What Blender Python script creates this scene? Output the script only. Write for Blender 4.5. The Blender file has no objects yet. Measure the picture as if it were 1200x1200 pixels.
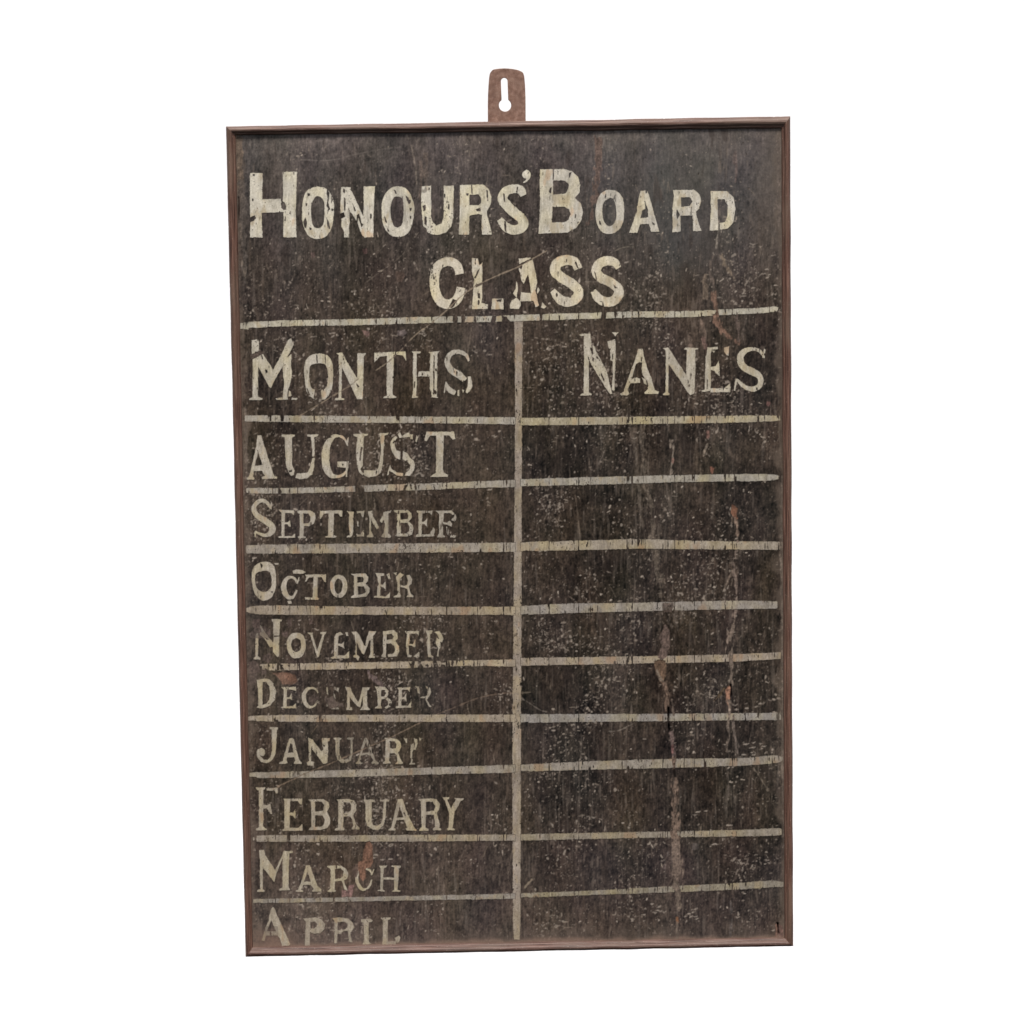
import bpy, bmesh, math
import numpy as np

C = bpy.context.scene.collection
SC = bpy.context.scene
R = math.radians

# ------------------------------------------------------------------ camera
cam_data = bpy.data.cameras.new('camera')
cam = bpy.data.objects.new('camera', cam_data)
C.objects.link(cam)
cam.location = (-0.0430, -2.9652, 1.7995)
cam.rotation_euler = (R(84.66741), R(0.84514), R(-0.86778))
cam_data.lens = 90.0
cam_data.sensor_width = 36.0
cam_data.clip_start = 0.05
cam_data.clip_end = 200.0
SC.camera = cam

# ------------------------------------------------------------------ light: bright overcast from above and in front
SUN_EL, SUN_AZ = 57.0, 4.0           # elevation; degrees to the right of straight in front
world = bpy.data.worlds.new('World')
SC.world = world
world.use_nodes = True
wn = world.node_tree
sky = wn.nodes.new('ShaderNodeTexSky')
sky.sky_type = 'NISHITA'
sky.sun_disc = False
sky.sun_elevation = R(SUN_EL)
sky.sun_rotation = R(180.0 - SUN_AZ)
sky.dust_density = 3.0
sky.ozone_density = 0.6
bg = wn.nodes['Background']
wn.links.new(sky.outputs[0], bg.inputs[0])
bg.inputs[1].default_value = 0.05
sun_data = bpy.data.lights.new('sun', 'SUN')
sun_data.energy = 1.5
sun_data.angle = R(10.0)
sun_data.color = (1.0, 0.955, 0.90)
sun = bpy.data.objects.new('sun', sun_data)
C.objects.link(sun)
sun.rotation_euler = (R(90.0 - SUN_EL), 0.0, R(SUN_AZ))
SC.view_settings.view_transform = 'Standard'
SC.view_settings.look = 'None'
SC.view_settings.exposure = 1.34
SC.view_settings.gamma = 1.0
SC.view_settings.use_curve_mapping = False

K = 1.06          # picture value of a white board facing the viewer under this light


def lin(c):
    c = np.asarray(c, np.float32) / 255.0
    return np.where(c <= 0.04045, c / 12.92, ((np.maximum(c, 0) + 0.055) / 1.055) ** 2.4) / K


# ------------------------------------------------------------------ helpers
def link(name, me, parent=None, mat=None):
    o = bpy.data.objects.new(name, me)
    C.objects.link(o)
    if parent:
        o.parent = parent
    if mat:
        me.materials.append(mat)
    return o


def mesh_np(name, co, quads, color=None, vec=None):
    me = bpy.data.meshes.new(name)
    n, f = len(co), len(quads)
    me.vertices.add(n)
    me.vertices.foreach_set('co', np.ascontiguousarray(co, np.float32).ravel())
    me.loops.add(f * 4)
    me.loops.foreach_set('vertex_index', np.ascontiguousarray(quads, np.int32).ravel())
    me.polygons.add(f)
    me.polygons.foreach_set('loop_start', np.arange(0, f * 4, 4, dtype=np.int32))
    if color is not None:
        a = me.attributes.new('tone', 'FLOAT_COLOR', 'POINT')
        rgba = np.ones((n, 4), np.float32)
        rgba[:, :3] = color
        a.data.foreach_set('color', rgba.ravel())
    if vec is not None:
        a = me.attributes.new('grain', 'FLOAT_VECTOR', 'POINT')
        a.data.foreach_set('vector', np.ascontiguousarray(vec, np.float32).ravel())
    me.update(calc_edges=True)
    me.validate()
    return me


rng = np.random.default_rng(7)

# The lettering was drawn on a 1200-unit grid; HI lays that grid on the board's own face in metres
HI = np.array([[9.71736684e-04, -1.43305900e-05, -5.76575838e-01],
               [-1.83007670e-05, -9.91718408e-04, 1.11765223e+00],
               [-4.96268625e-06, -3.03803043e-05, 1.0]])


def to_board(u, v):
    w = HI[2, 0] * u + HI[2, 1] * v + HI[2, 2]
    return (HI[0, 0] * u + HI[0, 1] * v + HI[0, 2]) / w, (HI[1, 0] * u + HI[1, 1] * v + HI[1, 2]) / w


def to_grid(x, y):
    M = np.linalg.inv(HI)
    w = M[2, 0] * x + M[2, 1] * y + M[2, 2]
    return (M[0, 0] * x + M[0, 1] * y + M[0, 2]) / w, (M[1, 0] * x + M[1, 1] * y + M[1, 2]) / w


U0, V0, STEP = 262.0, 134.0, 0.5
NU, NV = 1345, 1985
UU = (U0 + STEP * np.arange(NU)).astype(np.float32)
VV = (V0 + STEP * np.arange(NV)).astype(np.float32)
GU, GV = np.meshgrid(UU, VV)

fy = np.fft.fftfreq(NV)[:, None].astype(np.float32)
fx = np.fft.rfftfreq(NU)[None, :].astype(np.float32)


def noise(sx, sy):
    """smooth unit noise; sx, sy are its blur in grid units across and along the grain"""
    n = rng.standard_normal((NV, NU)).astype(np.float32)
    f = np.fft.rfft2(n)
    f *= np.exp(-2 * (math.pi ** 2) * ((fx * sx / STEP) ** 2 + (fy * sy / STEP) ** 2))
    n = np.fft.irfft2(f, (NV, NU)).astype(np.float32)
    return n / n.std()


def sstep(a, b, x):
    t = np.clip((x - a) / (b - a), 0, 1)
    return t * t * (3 - 2 * t)


def window(pts, pad=4):
    p = np.asarray(pts)
    i0 = max(0, int((p[:, 0].min() - pad - U0) / STEP)); i1 = min(NU, int((p[:, 0].max() + pad - U0) / STEP) + 2)
    j0 = max(0, int((p[:, 1].min() - pad - V0) / STEP)); j1 = min(NV, int((p[:, 1].max() + pad - V0) / STEP) + 2)
    return slice(j0, j1), slice(i0, i1)


def spline(pts, closed=False, n=8):
    P = np.asarray(pts, float)
    if closed:
        Q = np.vstack([P[-1], P, P[0], P[1]])
    else:
        Q = np.vstack([2 * P[0] - P[1], P, 2 * P[-1] - P[-2]])
    out = []
    for i in range(1, len(Q) - 2):
        a, b, c, d = Q[i - 1], Q[i], Q[i + 1], Q[i + 2]
        for k in range(n):
            t = k / n
            out.append(0.5 * ((2 * b) + (c - a) * t + (2 * a - 5 * b + 4 * c - d) * t * t + (3 * b - a - 3 * c + d) * t ** 3))
    if not closed:
        out.append(Q[-2])
    return np.array(out)


def sd_poly(P, X, Y):
    P = np.asarray(P, np.float32)
    d = np.full(X.shape, 1e9, np.float32)
    s = np.zeros(X.shape, bool)
    for a, b in zip(P, np.roll(P, -1, 0)):
        ex, ey = b - a
        L = ex * ex + ey * ey
        if L < 1e-9:
            continue
        t = np.clip(((X - a[0]) * ex + (Y - a[1]) * ey) / L, 0, 1)
        d = np.minimum(d, (X - a[0] - t * ex) ** 2 + (Y - a[1] - t * ey) ** 2)
        c = (a[1] > Y) != (b[1] > Y)
        if abs(ey) > 1e-9:
            s ^= c & (X < a[0] + ex * (Y - a[1]) / ey)
    d = np.sqrt(d)
    return np.where(s, -d, d)


def sd_stroke(P, X, Y, butt=True):
    """P rows (x, y, full width)"""
    P = np.asarray(P, np.float32)
    d = np.full(X.shape, 1e9, np.float32)
    for a, b in zip(P[:-1], P[1:]):
        ex, ey = b[0] - a[0], b[1] - a[1]
        L = ex * ex + ey * ey
        if L < 1e-9:
            continue
        t = np.clip(((X - a[0]) * ex + (Y - a[1]) * ey) / L, 0, 1)
        d = np.minimum(d, np.hypot(X - a[0] - t * ex, Y - a[1] - t * ey) - 0.5 * (a[2] + t * (b[2] - a[2])))
    if butt:
        for a, b in ((P[0], P[1]), (P[-1], P[-2])):
            e = np.array([a[0] - b[0], a[1] - b[1]]); e /= np.linalg.norm(e) + 1e-9
            h = (X - a[0]) * e[0] + (Y - a[1]) * e[1]
            near = np.hypot(X - a[0], Y - a[1]) < 0.5 * a[2] + 1.5
            d = np.where(near & (h > 0), np.maximum(d, h), d)
    return d


# ------------------------------------------------------------------ lettering, traced stroke by stroke
# @ ox oy s : following numbers are s-times enlarged from (ox, oy)
# p polygon / c smooth closed shape / s brush stroke x,y,width / h bare polygon / d smooth bare shape
WORDS = {}
WORDS['HONOURS'] = '''
@ 280 185 8
p 104,143 222,143 218,388 210,520 222,745 104,745 108,600 104,470
p 205,392 300,386 392,384 402,440 395,470 415,475 418,505 320,512 205,512
p 412,132 545,130 536,400 530,500 540,745 415,745 420,560 412,420 415,300
h 408,402 432,420 445,450 443,485 420,492 398,465 392,430
h 478,495 488,498 485,530 472,525
h 430,545 440,550 438,595 426,590
h 100,560 150,535 157,562 140,590 122,600 100,610
h 505,132 522,130 516,158
h 130,150 152,150 148,172 132,170
c 740,272 830,300 885,400 888,520 870,650 815,735 740,760 660,735 610,650 592,530 605,380 650,300
d 742,358 790,390 803,460 800,560 785,635 735,662 695,635 677,540 680,440 705,380
h 828,290 850,330 838,420 858,485 842,492 820,450 832,380 820,330
h 625,555 640,600 632,665 610,645 603,600
h 822,560 845,600 858,665 842,670 825,620
h 640,330 670,335 668,355 645,360
h 625,425 642,430 638,455 625,452
h 660,650 682,660 678,680 662,672
p 960,275 1045,275 1050,330 1030,480 1038,600 1030,660 1035,745 985,745 990,700 960,640 965,590 950,510 955,350
p 1030,290 1060,320 1120,450 1170,560 1180,700 1140,690 1110,600 1030,480 1020,380
h 980,285 1000,300 990,335 975,320
h 985,370 1002,380 1000,490 985,490
h 950,520 985,510 998,550 965,572 950,562
h 1060,420 1075,440 1098,500 1085,500
h 1105,535 1125,520 1140,560 1150,610 1168,625 1150,650 1120,570 1112,610 1100,590
@ 420 185 8
p 50,268 155,266 148,400 140,560 140,740 60,745 40,730 25,690 45,640 50,480
c 370,266 460,300 510,400 522,500 500,640 450,715 370,742 290,715 235,630 218,510 232,380 290,295
d 370,360 415,390 425,470 420,580 400,635 360,652 325,620 303,540 303,450 325,380
h 438,345 470,375 478,415 458,405
h 332,298 350,305 362,338 345,338
h 238,540 255,560 268,612 250,600
h 258,630 275,660 292,692 275,692
h 480,470 500,470 495,500 482,498
h 480,540 498,545 496,575 482,570
p 590,268 680,262 682,560 695,605 735,635 780,615 800,560 802,264 895,260 888,560 870,640 820,700 740,722 680,715 645,690 640,660 610,640 598,560 590,420
h 600,450 630,440 632,490 610,502
h 618,540 642,560 640,640 618,620
h 845,430 857,440 852,492 836,470
h 800,330 815,340 815,380 802,370
h 655,275 672,280 668,310 655,305
@ 545 185 8
p -48,255 170,250 220,290 248,370 240,440 205,495 205,540 225,600 250,718 158,718 158,535 130,525 38,540 38,718 -55,718 -50,500
h 40,345 130,342 152,380 152,420 130,445 40,445
h 198,295 215,310 218,405 205,405
h 98,482 145,465 145,500 112,502
h 10,335 35,330 32,355 15,355
h 55,250 68,250 72,340 60,338
s 548,352,60 520,300,78 450,290,82 380,315,85 350,380,88 395,450,92 470,520,92 530,570,90 547,625,92 510,665,92 440,675,88 375,640,80 325,575,56
h 364,585 384,595 390,700 370,685
h 490,270 500,272 488,330 478,320
h 355,330 370,335 378,420 365,410
c 575,110 610,140 610,185 585,215 555,235 545,228 575,198 545,180 538,145
'''
WORDS['BOARD'] = '''
@ 545 185 8
p 705,108 920,105 1000,125 1060,180 1080,250 1070,330 1030,375 1085,430 1105,510 1090,590 1040,655 960,700 690,710 705,400 700,230
h 825,210 930,212 972,240 970,290 940,335 825,345
h 820,460 930,455 975,480 990,530 970,580 930,605 815,605
h 820,105 832,105 832,205 822,205
h 975,140 1000,130 985,180 970,200
h 865,120 876,125 870,160
h 1030,520 1045,530 1040,570 1028,560
@ 690 200 6.667
c 165,150 225,165 265,220 275,310 265,410 225,470 160,495 95,470 60,400 52,310 70,220 110,165
d 165,212 200,235 215,320 205,400 160,435 120,400 105,330 115,250
h 128,175 138,180 132,220 122,215
h 80,390 95,400 100,430 82,420
p 405,160 455,155 475,210 550,475 487,478 470,415 400,418 378,485 316,485 360,360
h 438,235 462,300 465,365 402,372 415,310 440,300
h 440,155 460,152 458,175 445,178
h 495,400 520,415 512,430 495,420
h 368,300 378,305 365,350
p 660,152 820,150 865,185 878,240 860,300 835,320 850,390 880,470 815,472 812,350 715,350 718,475 655,480 655,300 665,200
h 720,208 790,205 810,240 790,275 720,285
h 798,285 808,280 802,345 795,345
h 688,300 700,320 715,345 690,380 682,340
h 700,160 710,165 704,200
p 952,162 1080,160 1130,210 1145,300 1130,400 1090,450 1010,465 945,468 955,300
h 1005,222 1060,222 1085,270 1085,350 1065,400 1010,415
h 1012,410 1026,415 1022,468 1014,468
'''
WORDS['CLASS'] = '''
@ 495 290 8
s 348,250,78 330,178,80 270,135,82 200,140,82 135,190,85 112,300,88 125,420,88 165,500,88 230,532,88 300,510,88 345,450,85 362,375,78
h 285,480 325,500 300,552 268,572 250,550
h 95,240 108,250 120,300 100,300
h 85,170 105,165 100,205 88,205
p 465,100 520,105 525,130 535,170 562,140 560,330 560,470 552,520 612,535 612,575 465,578 478,400 485,300 465,230
h 545,185 520,252 495,292 485,280 515,220
h 495,352 582,318 570,342 500,378
h 512,425 540,430 542,482 522,470
h 490,110 500,110 500,160 490,150
p 655,482 760,478 758,578 648,578
h 690,490 745,485 738,512 700,510
p 905,105 1010,95 1030,105 1060,230 1075,330 1060,400 1090,545 1060,560 1040,500 915,505 925,420 1020,430 1015,400 1010,340 990,250 970,290 950,340 930,310 920,250 905,210 905,160
h 900,160 1040,92 1045,108 905,178
p 880,310 890,340 895,390 885,470 850,430 875,390
p 820,540 835,500 880,470 920,510 920,540 905,575 820,572
p 1085,370 1098,400 1080,430 1070,420
p 1125,515 1160,555 1140,575 1115,560
@ 600 290 8
s 620,200,75 590,138,85 510,118,93 425,150,95 405,220,97 470,285,95 560,340,92 622,405,88 608,470,92 530,510,90 450,485,88 380,405,52
h 505,105 518,105 515,140 508,140
h 425,225 437,225 435,275 428,270
h 590,150 605,150 625,195 612,195
s 1000,192,55 960,138,78 890,125,88 825,150,88 788,215,88 830,280,90 920,325,88 990,380,88 1000,440,90 950,500,90 880,510,88 810,475,82 762,405,54
h 845,505 855,510 865,560 850,555
h 770,225 785,240 800,310 785,300
h 950,345 965,355 990,380 960,385
'''
WORDS['MONTHS'] = '''
@ 280 385 8
p 120,112 175,100 188,130 185,215 150,215 140,248 122,245
p 130,290 165,270 180,330 178,640 220,655 218,668 95,670 100,655 128,645
p 160,275 215,240 225,240 318,380 320,400 345,430 300,560 285,545 172,340
p 490,92 515,150 495,190 405,360 325,500 300,560 290,500 320,390 400,240 460,110
p 420,300 490,240 488,350 497,420 485,500 455,600 455,645 460,665 355,668 345,655 410,645 415,590 425,520 412,400
p 470,580 485,590 490,630 465,635
p 500,650 545,655 540,668 495,665
h 245,380 262,385 270,410 250,425
h 210,250 222,255 228,290 215,285
c 750,235 830,255 875,330 882,450 872,560 830,640 790,665 700,655 640,600 618,480 615,340 660,260
d 750,325 815,345 835,420 832,500 810,560 750,575 690,565 665,510 658,430 670,350
h 712,572 768,572 778,658 740,675 698,652
h 725,245 735,245 738,330 730,330
h 805,245 814,250 816,330 808,330
h 632,560 645,560 672,630 655,625
p 935,250 968,260 965,400 960,650 990,655 988,670 900,670 905,655 935,650 940,400
p 915,230 970,228 1000,290 1110,470 1110,240 1115,232 1190,232 1185,248 1170,260 1165,500 1160,662 1108,662 1060,560 970,370 935,250
h 1098,508 1130,545 1112,557
@ 420 385 8
p 148,228 345,218 440,216 448,300 415,250 360,245 330,250 328,450 320,560 325,625 355,640 355,650 235,650 240,640 268,632 265,500 268,255 200,262 150,318
h 345,212 362,212 350,250 340,245
h 318,450 330,450 330,470 318,465
p 500,215 585,215 583,230 548,235 545,400 548,520 540,630 560,640 555,648 505,648 515,560 512,400 515,235
h 520,500 532,505 530,560 518,555
p 565,402 690,402 690,448 562,448
h 592,412 608,412 606,438 594,436
p 660,222 760,212 740,235 738,350 735,640 750,645 745,650 680,648 690,630 672,560 668,450 675,235
h 705,250 716,260 712,620 700,620
h 715,370 738,375 738,400 715,400
s 1035,305,18 1012,252,30 960,222,38 900,222,40 850,255,46 834,320,52 872,390,60 940,432,66 1000,485,50
h 885,370 892,372 905,415 895,412
h 915,400 930,405 928,450 918,445
s 1040,450,28 1045,540,42 1012,602,22
s 820,505,16 850,570,45 908,605,42
p 930,580 945,575 945,635 930,630
p 975,570 990,580 980,600
p 815,500 825,510 810,610 800,605
'''
WORDS['NANES'] = '''
@ 670 380 10
p 145,110 215,110 225,200 235,370 215,420 200,400 200,800 235,815 230,830 95,838 100,822 140,810 145,400 140,250
p 85,118 150,112 150,135 100,138
p 245,250 265,260 300,350 350,430 405,540 430,640 440,700 460,755 475,815 450,815 400,750 340,650 265,530 205,420 235,370 255,340
h 240,380 265,400 255,440 238,425
h 345,565 385,650 378,680 338,590
h 280,370 300,375 325,410 295,405
h 215,270 235,280 245,360 225,340
h 185,370 200,385 205,430 192,410
p 420,200 470,190 505,175 515,230 510,400 505,600 500,780 470,770 480,600 480,430 455,420 450,300 430,270
h 472,345 490,345 482,420 470,420
p 475,95 545,95 510,140
p 780,290 830,285 850,390 880,500 940,650 970,770 1020,790 1010,815 860,815 850,800 890,760 900,720 880,660 830,590 820,500 830,450 790,440 750,470 720,570 690,680 650,770 670,800 675,815 650,832 580,830 568,815 610,790 640,690 680,580 720,470 750,400
p 690,640 720,640 760,625 800,640 800,685 690,690
p 820,620 870,650 880,710 850,690
h 735,600 748,600 745,670 735,670
h 815,375 830,385 820,440 810,430
@ 785 380 10
p -80,280 -18,272 50,380 190,590 200,300 170,290 180,275 335,278 330,295 298,300 298,500 285,810 240,830 210,800 110,640 -15,470 -20,800 -5,815 -10,830 -85,830 -80,815 -50,800 -45,400 -50,310
p 440,270 500,270 490,300 480,330 475,500 480,650 475,780 380,795 370,775 410,765 415,560 420,380 435,330
h 432,640 446,650 442,760 430,760
p 500,270 560,265 560,290 500,295
p 635,270 690,265 690,370 665,360 635,320
p 500,310 530,310 515,335
p 472,500 540,490 570,430 580,500 580,605 550,580 520,545 472,530
p 470,752 640,750 700,695 710,740 705,795 470,795
s 1095,385,20 1065,325,32 1010,295,38 950,292,45 880,312,60 830,370,75 832,450,78 880,510,82 960,552,82 1035,595,72 1064,660,65 1045,725,62 980,758,55 900,745,48 840,705,42 785,645,22
h 1005,285 1018,290 1012,335 1002,330
h 1010,735 1030,745 1025,775 1010,765
p 1100,285 1118,290 1110,395 1090,390
p 775,635 790,650 765,780 750,775 760,690
'''
WORDS['AUGUST'] = '''
@ 280 490 8
p 175,160 210,162 235,250 330,545 358,550 355,568 220,568 218,555 245,540 215,495 140,495 130,545 145,560 142,575 75,575 72,560 95,550 130,410 160,280
h 180,315 222,442 148,448
p 400,155 525,155 523,172 498,180 498,440 520,490 515,530 490,540 460,500 440,430 435,300 428,180 400,168
h 468,490 500,480 495,505 472,508
p 640,155 742,153 740,168 705,178 710,330 700,365 708,380 705,460 685,530 640,562 580,572 530,560 545,520 600,515 645,510 665,470 685,390 690,300 675,178 645,170
h 675,360 712,358 712,372 675,376
s 1015,240,15 985,190,22 930,165,24 872,185,42 825,260,62 812,350,72 820,460,70 860,530,52 910,548,30 970,535,25 1010,495,18
p 1015,190 1027,180 1022,262 1008,250
p 925,408 1028,405 1025,460 1015,500 1015,550 1003,550 1005,465 925,455
h 825,170 858,162 872,182 835,190
h 965,425 985,428 980,442 965,440
@ 400 490 8
p 112,150 205,145 250,148 245,160 210,170 205,300 200,440 178,480 195,510 212,520 200,535 165,505 148,430 138,300 150,180 115,163
h 183,265 203,275 188,335 180,400 168,400 178,300
p 215,490 330,490 350,460 375,300 365,170 355,155 360,142 440,140 432,155 405,165 395,300 385,430 370,510 320,545 260,555 215,535
h 325,490 338,495 332,532 322,530
p 530,150 550,135 570,170 610,140 640,135 640,175 580,180 545,185
p 645,150 670,155 670,200 650,195
p 705,160 720,180 705,225 695,215
s 512,175,24 480,230,38 492,295,42 535,355,46
h 495,205 510,215 490,240 478,235
p 500,295 555,315 550,390 510,370 480,320
p 580,310 620,330 640,370 680,400 690,440 680,490 640,540 590,540 610,510 640,480 650,440 620,410 575,385
p 455,440 475,480 520,510 580,515 580,545 520,535 480,510 450,490 440,535 428,535
p 800,128 1055,128 1070,195 1045,200 1010,160 960,160 950,470 960,510 1000,535 995,550 835,550 885,515 890,450 890,165 830,165 800,215 780,210 790,160
'''
WORDS['SEPTEMBER'] = '''
@ 285 580 8.889
s 285,135,20 250,82,32 195,58,40 138,85,45 108,150,46 150,215,56 230,270,62 296,322,64 302,378,60 245,420,38 185,410,26 125,380,14
p 290,70 298,75 295,150 280,140
p 120,375 135,385 130,435 118,435
p 370,155 530,160 530,215 505,190 435,185 432,285 465,285 488,265 495,330 480,330 465,305 430,305 430,430 510,428 540,405 540,445 370,448 365,435 400,425 400,185
p 565,165 700,160 745,190 755,240 735,300 690,325 630,325 628,425 655,435 650,450 575,450 570,435 590,425 590,195 568,185
h 625,190 680,195 702,225 700,270 680,295 628,298
h 700,280 712,282 712,330 702,330
p 800,165 1030,160 1030,225 1010,225 990,192 945,192 938,420 970,430 965,443 860,443 858,432 885,425 890,192 840,195 805,250 797,245
p 1085,170 1150,175 1145,280 1150,420 1160,430 1155,440 1080,440 1085,428 1110,415 1100,300 1105,200
@ 410 580 8.889
p 70,170 150,165 140,235 125,225 110,185 75,190
p 75,270 95,280 95,330 75,325
p 70,410 110,415 140,370 148,400 145,430 75,432
p 190,170 240,165 240,225 270,270 300,330 290,365 260,330 235,280 220,240 220,370 245,425 245,440 178,440 180,425 200,410 205,250 195,200
p 310,270 330,240 350,180 430,162 425,185 400,190 400,400 430,430 425,445 325,440 330,420 355,390 365,300 350,260 335,290
p 460,160 600,155 640,190 645,240 610,275 650,310 660,360 650,410 600,430 470,430 470,415 490,400 490,300 495,190 465,180
h 525,185 590,185 610,215 605,250 525,260
h 530,290 600,290 620,330 618,375 590,400 530,400
h 500,160 515,165 515,200 500,195
p 695,165 860,165 850,215 835,185 755,190 750,280 780,275 805,240 805,335 780,305 750,300 750,410 830,410 870,340 890,360 870,430 690,435 690,420 715,405 715,190 700,180
p 895,165 1020,165 1060,160 1105,210 1110,250 1095,280 1060,260 1080,220 1050,185 980,190 970,280 1010,290 1040,270 1065,300 1060,330 1000,305 970,305 970,415 990,430 985,440 910,440 915,425 930,400 930,200
p 1060,410 1105,425 1095,445 1045,440
p 1005,330 1030,340 1025,420 1010,400
'''
WORDS['OCTOBER'] = '''
@ 285 650 10
c 245,82 320,95 370,160 385,280 378,400 330,500 250,537 180,510 125,430 103,310 110,180 165,110
d 235,188 295,195 325,240 335,310 325,380 280,430 220,435 160,395 140,310 150,220
h 195,92 225,110 232,130 212,165 205,130
h 318,430 348,430 342,458
s 632,335,20 612,290,26 560,262,30 505,290,46 475,370,60 490,450,60 535,500,46 590,490,30 628,415,20
p 655,255 660,270 640,345 622,325
p 730,235 970,230 968,320 945,310 920,262 870,262 868,500 885,515 880,528 730,525 725,500 815,505 825,262 770,265 735,320 725,310 740,265
c 1115,238 1180,260 1215,330 1212,420 1170,490 1110,502 1055,470 1022,400 1025,310 1060,260
d 1110,280 1155,310 1165,370 1150,430 1110,460 1080,430 1068,370 1080,310
p 580,190 620,172 690,180 728,205 700,222 590,222
p 362,98 415,98 410,118 375,116
p 520,545 560,540 570,570 535,575
@ 380 650 10
p 315,225 480,220 515,260 510,310 480,340 530,390 530,440 490,490 400,500 315,508 315,490 345,470 350,250
h 385,258 450,258 468,285 455,320 385,330
h 390,370 460,370 485,410 470,450 420,470 395,470
p 600,215 700,220 700,245 660,250 660,350 690,355 715,315 720,410 700,390 660,370 655,480 720,490 770,440 770,505 690,510 585,500 585,488 620,480 625,370 640,345 620,260
p 730,230 760,220 775,285 755,285
p 815,215 850,210 840,240
p 840,260 890,210 930,235 900,270 885,290 890,350 930,370 970,355 980,300 965,240 1000,235 1030,290 1020,340 990,370 1010,450 1045,485 1040,500 965,495 985,470 975,400 930,385 885,380 885,460 900,485 895,500 815,500 815,488 850,470 860,370 850,320
'''
WORDS['NOVEMBER'] = '''
@ 290 720 10
p 100,225 125,220 128,380 120,490 150,510 148,530 75,525 75,510 95,490 92,350
p 150,130 175,160 210,215 230,240 300,330 300,375 265,385 220,310 200,280 150,245 140,220 165,210
h 200,265 250,290 225,300
p 283,55 405,60 400,80 380,85 375,200 370,490 350,500 300,440 300,400 305,250 300,90 285,75
h 310,248 378,248 378,258 310,262
c 570,215 640,235 678,310 675,410 640,490 570,515 505,485 465,400 465,310 505,235
d 570,278 615,300 630,360 615,420 570,440 530,420 512,360 525,305
p 705,215 765,215 760,235 815,430 880,235 850,225 855,205 925,205 915,225 900,240 840,490 822,505 800,440 735,240
p 1035,225 1090,205 1120,235 1080,245 1065,260 1062,340 1110,345 1130,320 1135,400 1110,380 1062,365 1060,480 1140,480 1190,432 1190,510 1000,520 975,510 1015,490 1015,350 1020,260
p 1145,210 1175,210 1180,250 1160,250
@ 405 720 10
p 70,205 125,200 160,240 215,360 235,370 240,300 265,230 275,195 355,200 345,230 320,250 325,400 320,480 340,490 340,508 270,508 275,490 290,470 295,300 280,300 250,380 215,465 195,460 165,400 140,340 130,330 132,470 165,500 145,545 125,510 90,500 95,485 115,470 118,350 105,260
p 440,200 560,185 605,215 610,280 580,310 625,370 630,430 600,490 500,500 495,470 560,460 580,420 570,370 530,340 475,340 475,400 470,500 435,500 420,490 440,450 440,330
h 480,230 540,225 565,255 550,290 480,300
p 695,195 860,195 855,245 830,225 750,225 745,345 790,350 815,295 815,385 770,365 735,360 740,470 775,480 770,500 725,500 715,440 710,330 720,230
p 800,490 860,440 862,495 830,505
p 940,190 1015,190 1010,225 990,235 990,330 1000,480 1030,490 1025,500 965,498 960,400 950,330 965,270
p 1035,205 1100,195 1130,240 1145,290 1130,330 1110,320 1110,380 1090,440 1090,490 1070,488 1085,400 1055,340 1070,280 1100,290 1080,240
'''
WORDS['DECEMBER'] = '''
@ 290 780 10
p 110,170 190,150 260,160 310,215 335,300 320,400 270,465 180,500 100,490 130,470 125,300
h 175,190 220,190 255,240 268,310 255,400 225,445 175,460
p 400,252 565,250 570,300 545,285 460,275 460,370 490,370 515,325 520,400 495,385 460,390 460,478 530,475 570,435 568,498 395,498 390,488 420,478 425,280
s 825,320,14 800,275,20 745,262,22 690,285,40 660,360,48 680,440,45 730,485,32 785,470,20 822,405,14
p 925,255 945,260 945,345 930,330
p 1015,250 1075,260 1065,310 1040,290 1015,275
p 1010,320 1028,340 1028,390 1010,380
p 980,490 1070,488 1070,510 985,510
p 930,440 940,470 930,480
@ 395 780 10
p 95,250 155,255 175,310 245,430 270,380 290,300 300,260 385,255 370,285 350,290 350,400 355,480 385,510 380,522 270,518 290,490 305,460 305,350 280,440 270,490 240,475 205,440 160,380 148,360 150,480 180,500 175,520 110,520 110,500 120,480 118,300
p 445,245 560,250 600,290 600,340 580,370 620,390 640,430 625,480 580,505 560,490 600,460 600,420 570,390 520,390 510,470 525,500 445,500 445,488 475,470 475,360 465,280
h 515,285 560,285 575,320 555,360 515,365
p 705,258 855,255 850,305 825,280 760,280 758,370 785,370 810,320 812,420 790,395 758,395 755,470 830,470 870,420 865,490 690,495 690,480 720,470 722,285
p 915,240 960,245 970,330 945,320 935,270
p 1040,240 1090,260 1105,310 1080,360 1050,400 1075,440 1105,480 1090,490 1065,460 1040,400 1035,360 1060,350 1065,290
p 975,370 1030,360 1030,380 980,380
'''
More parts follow.
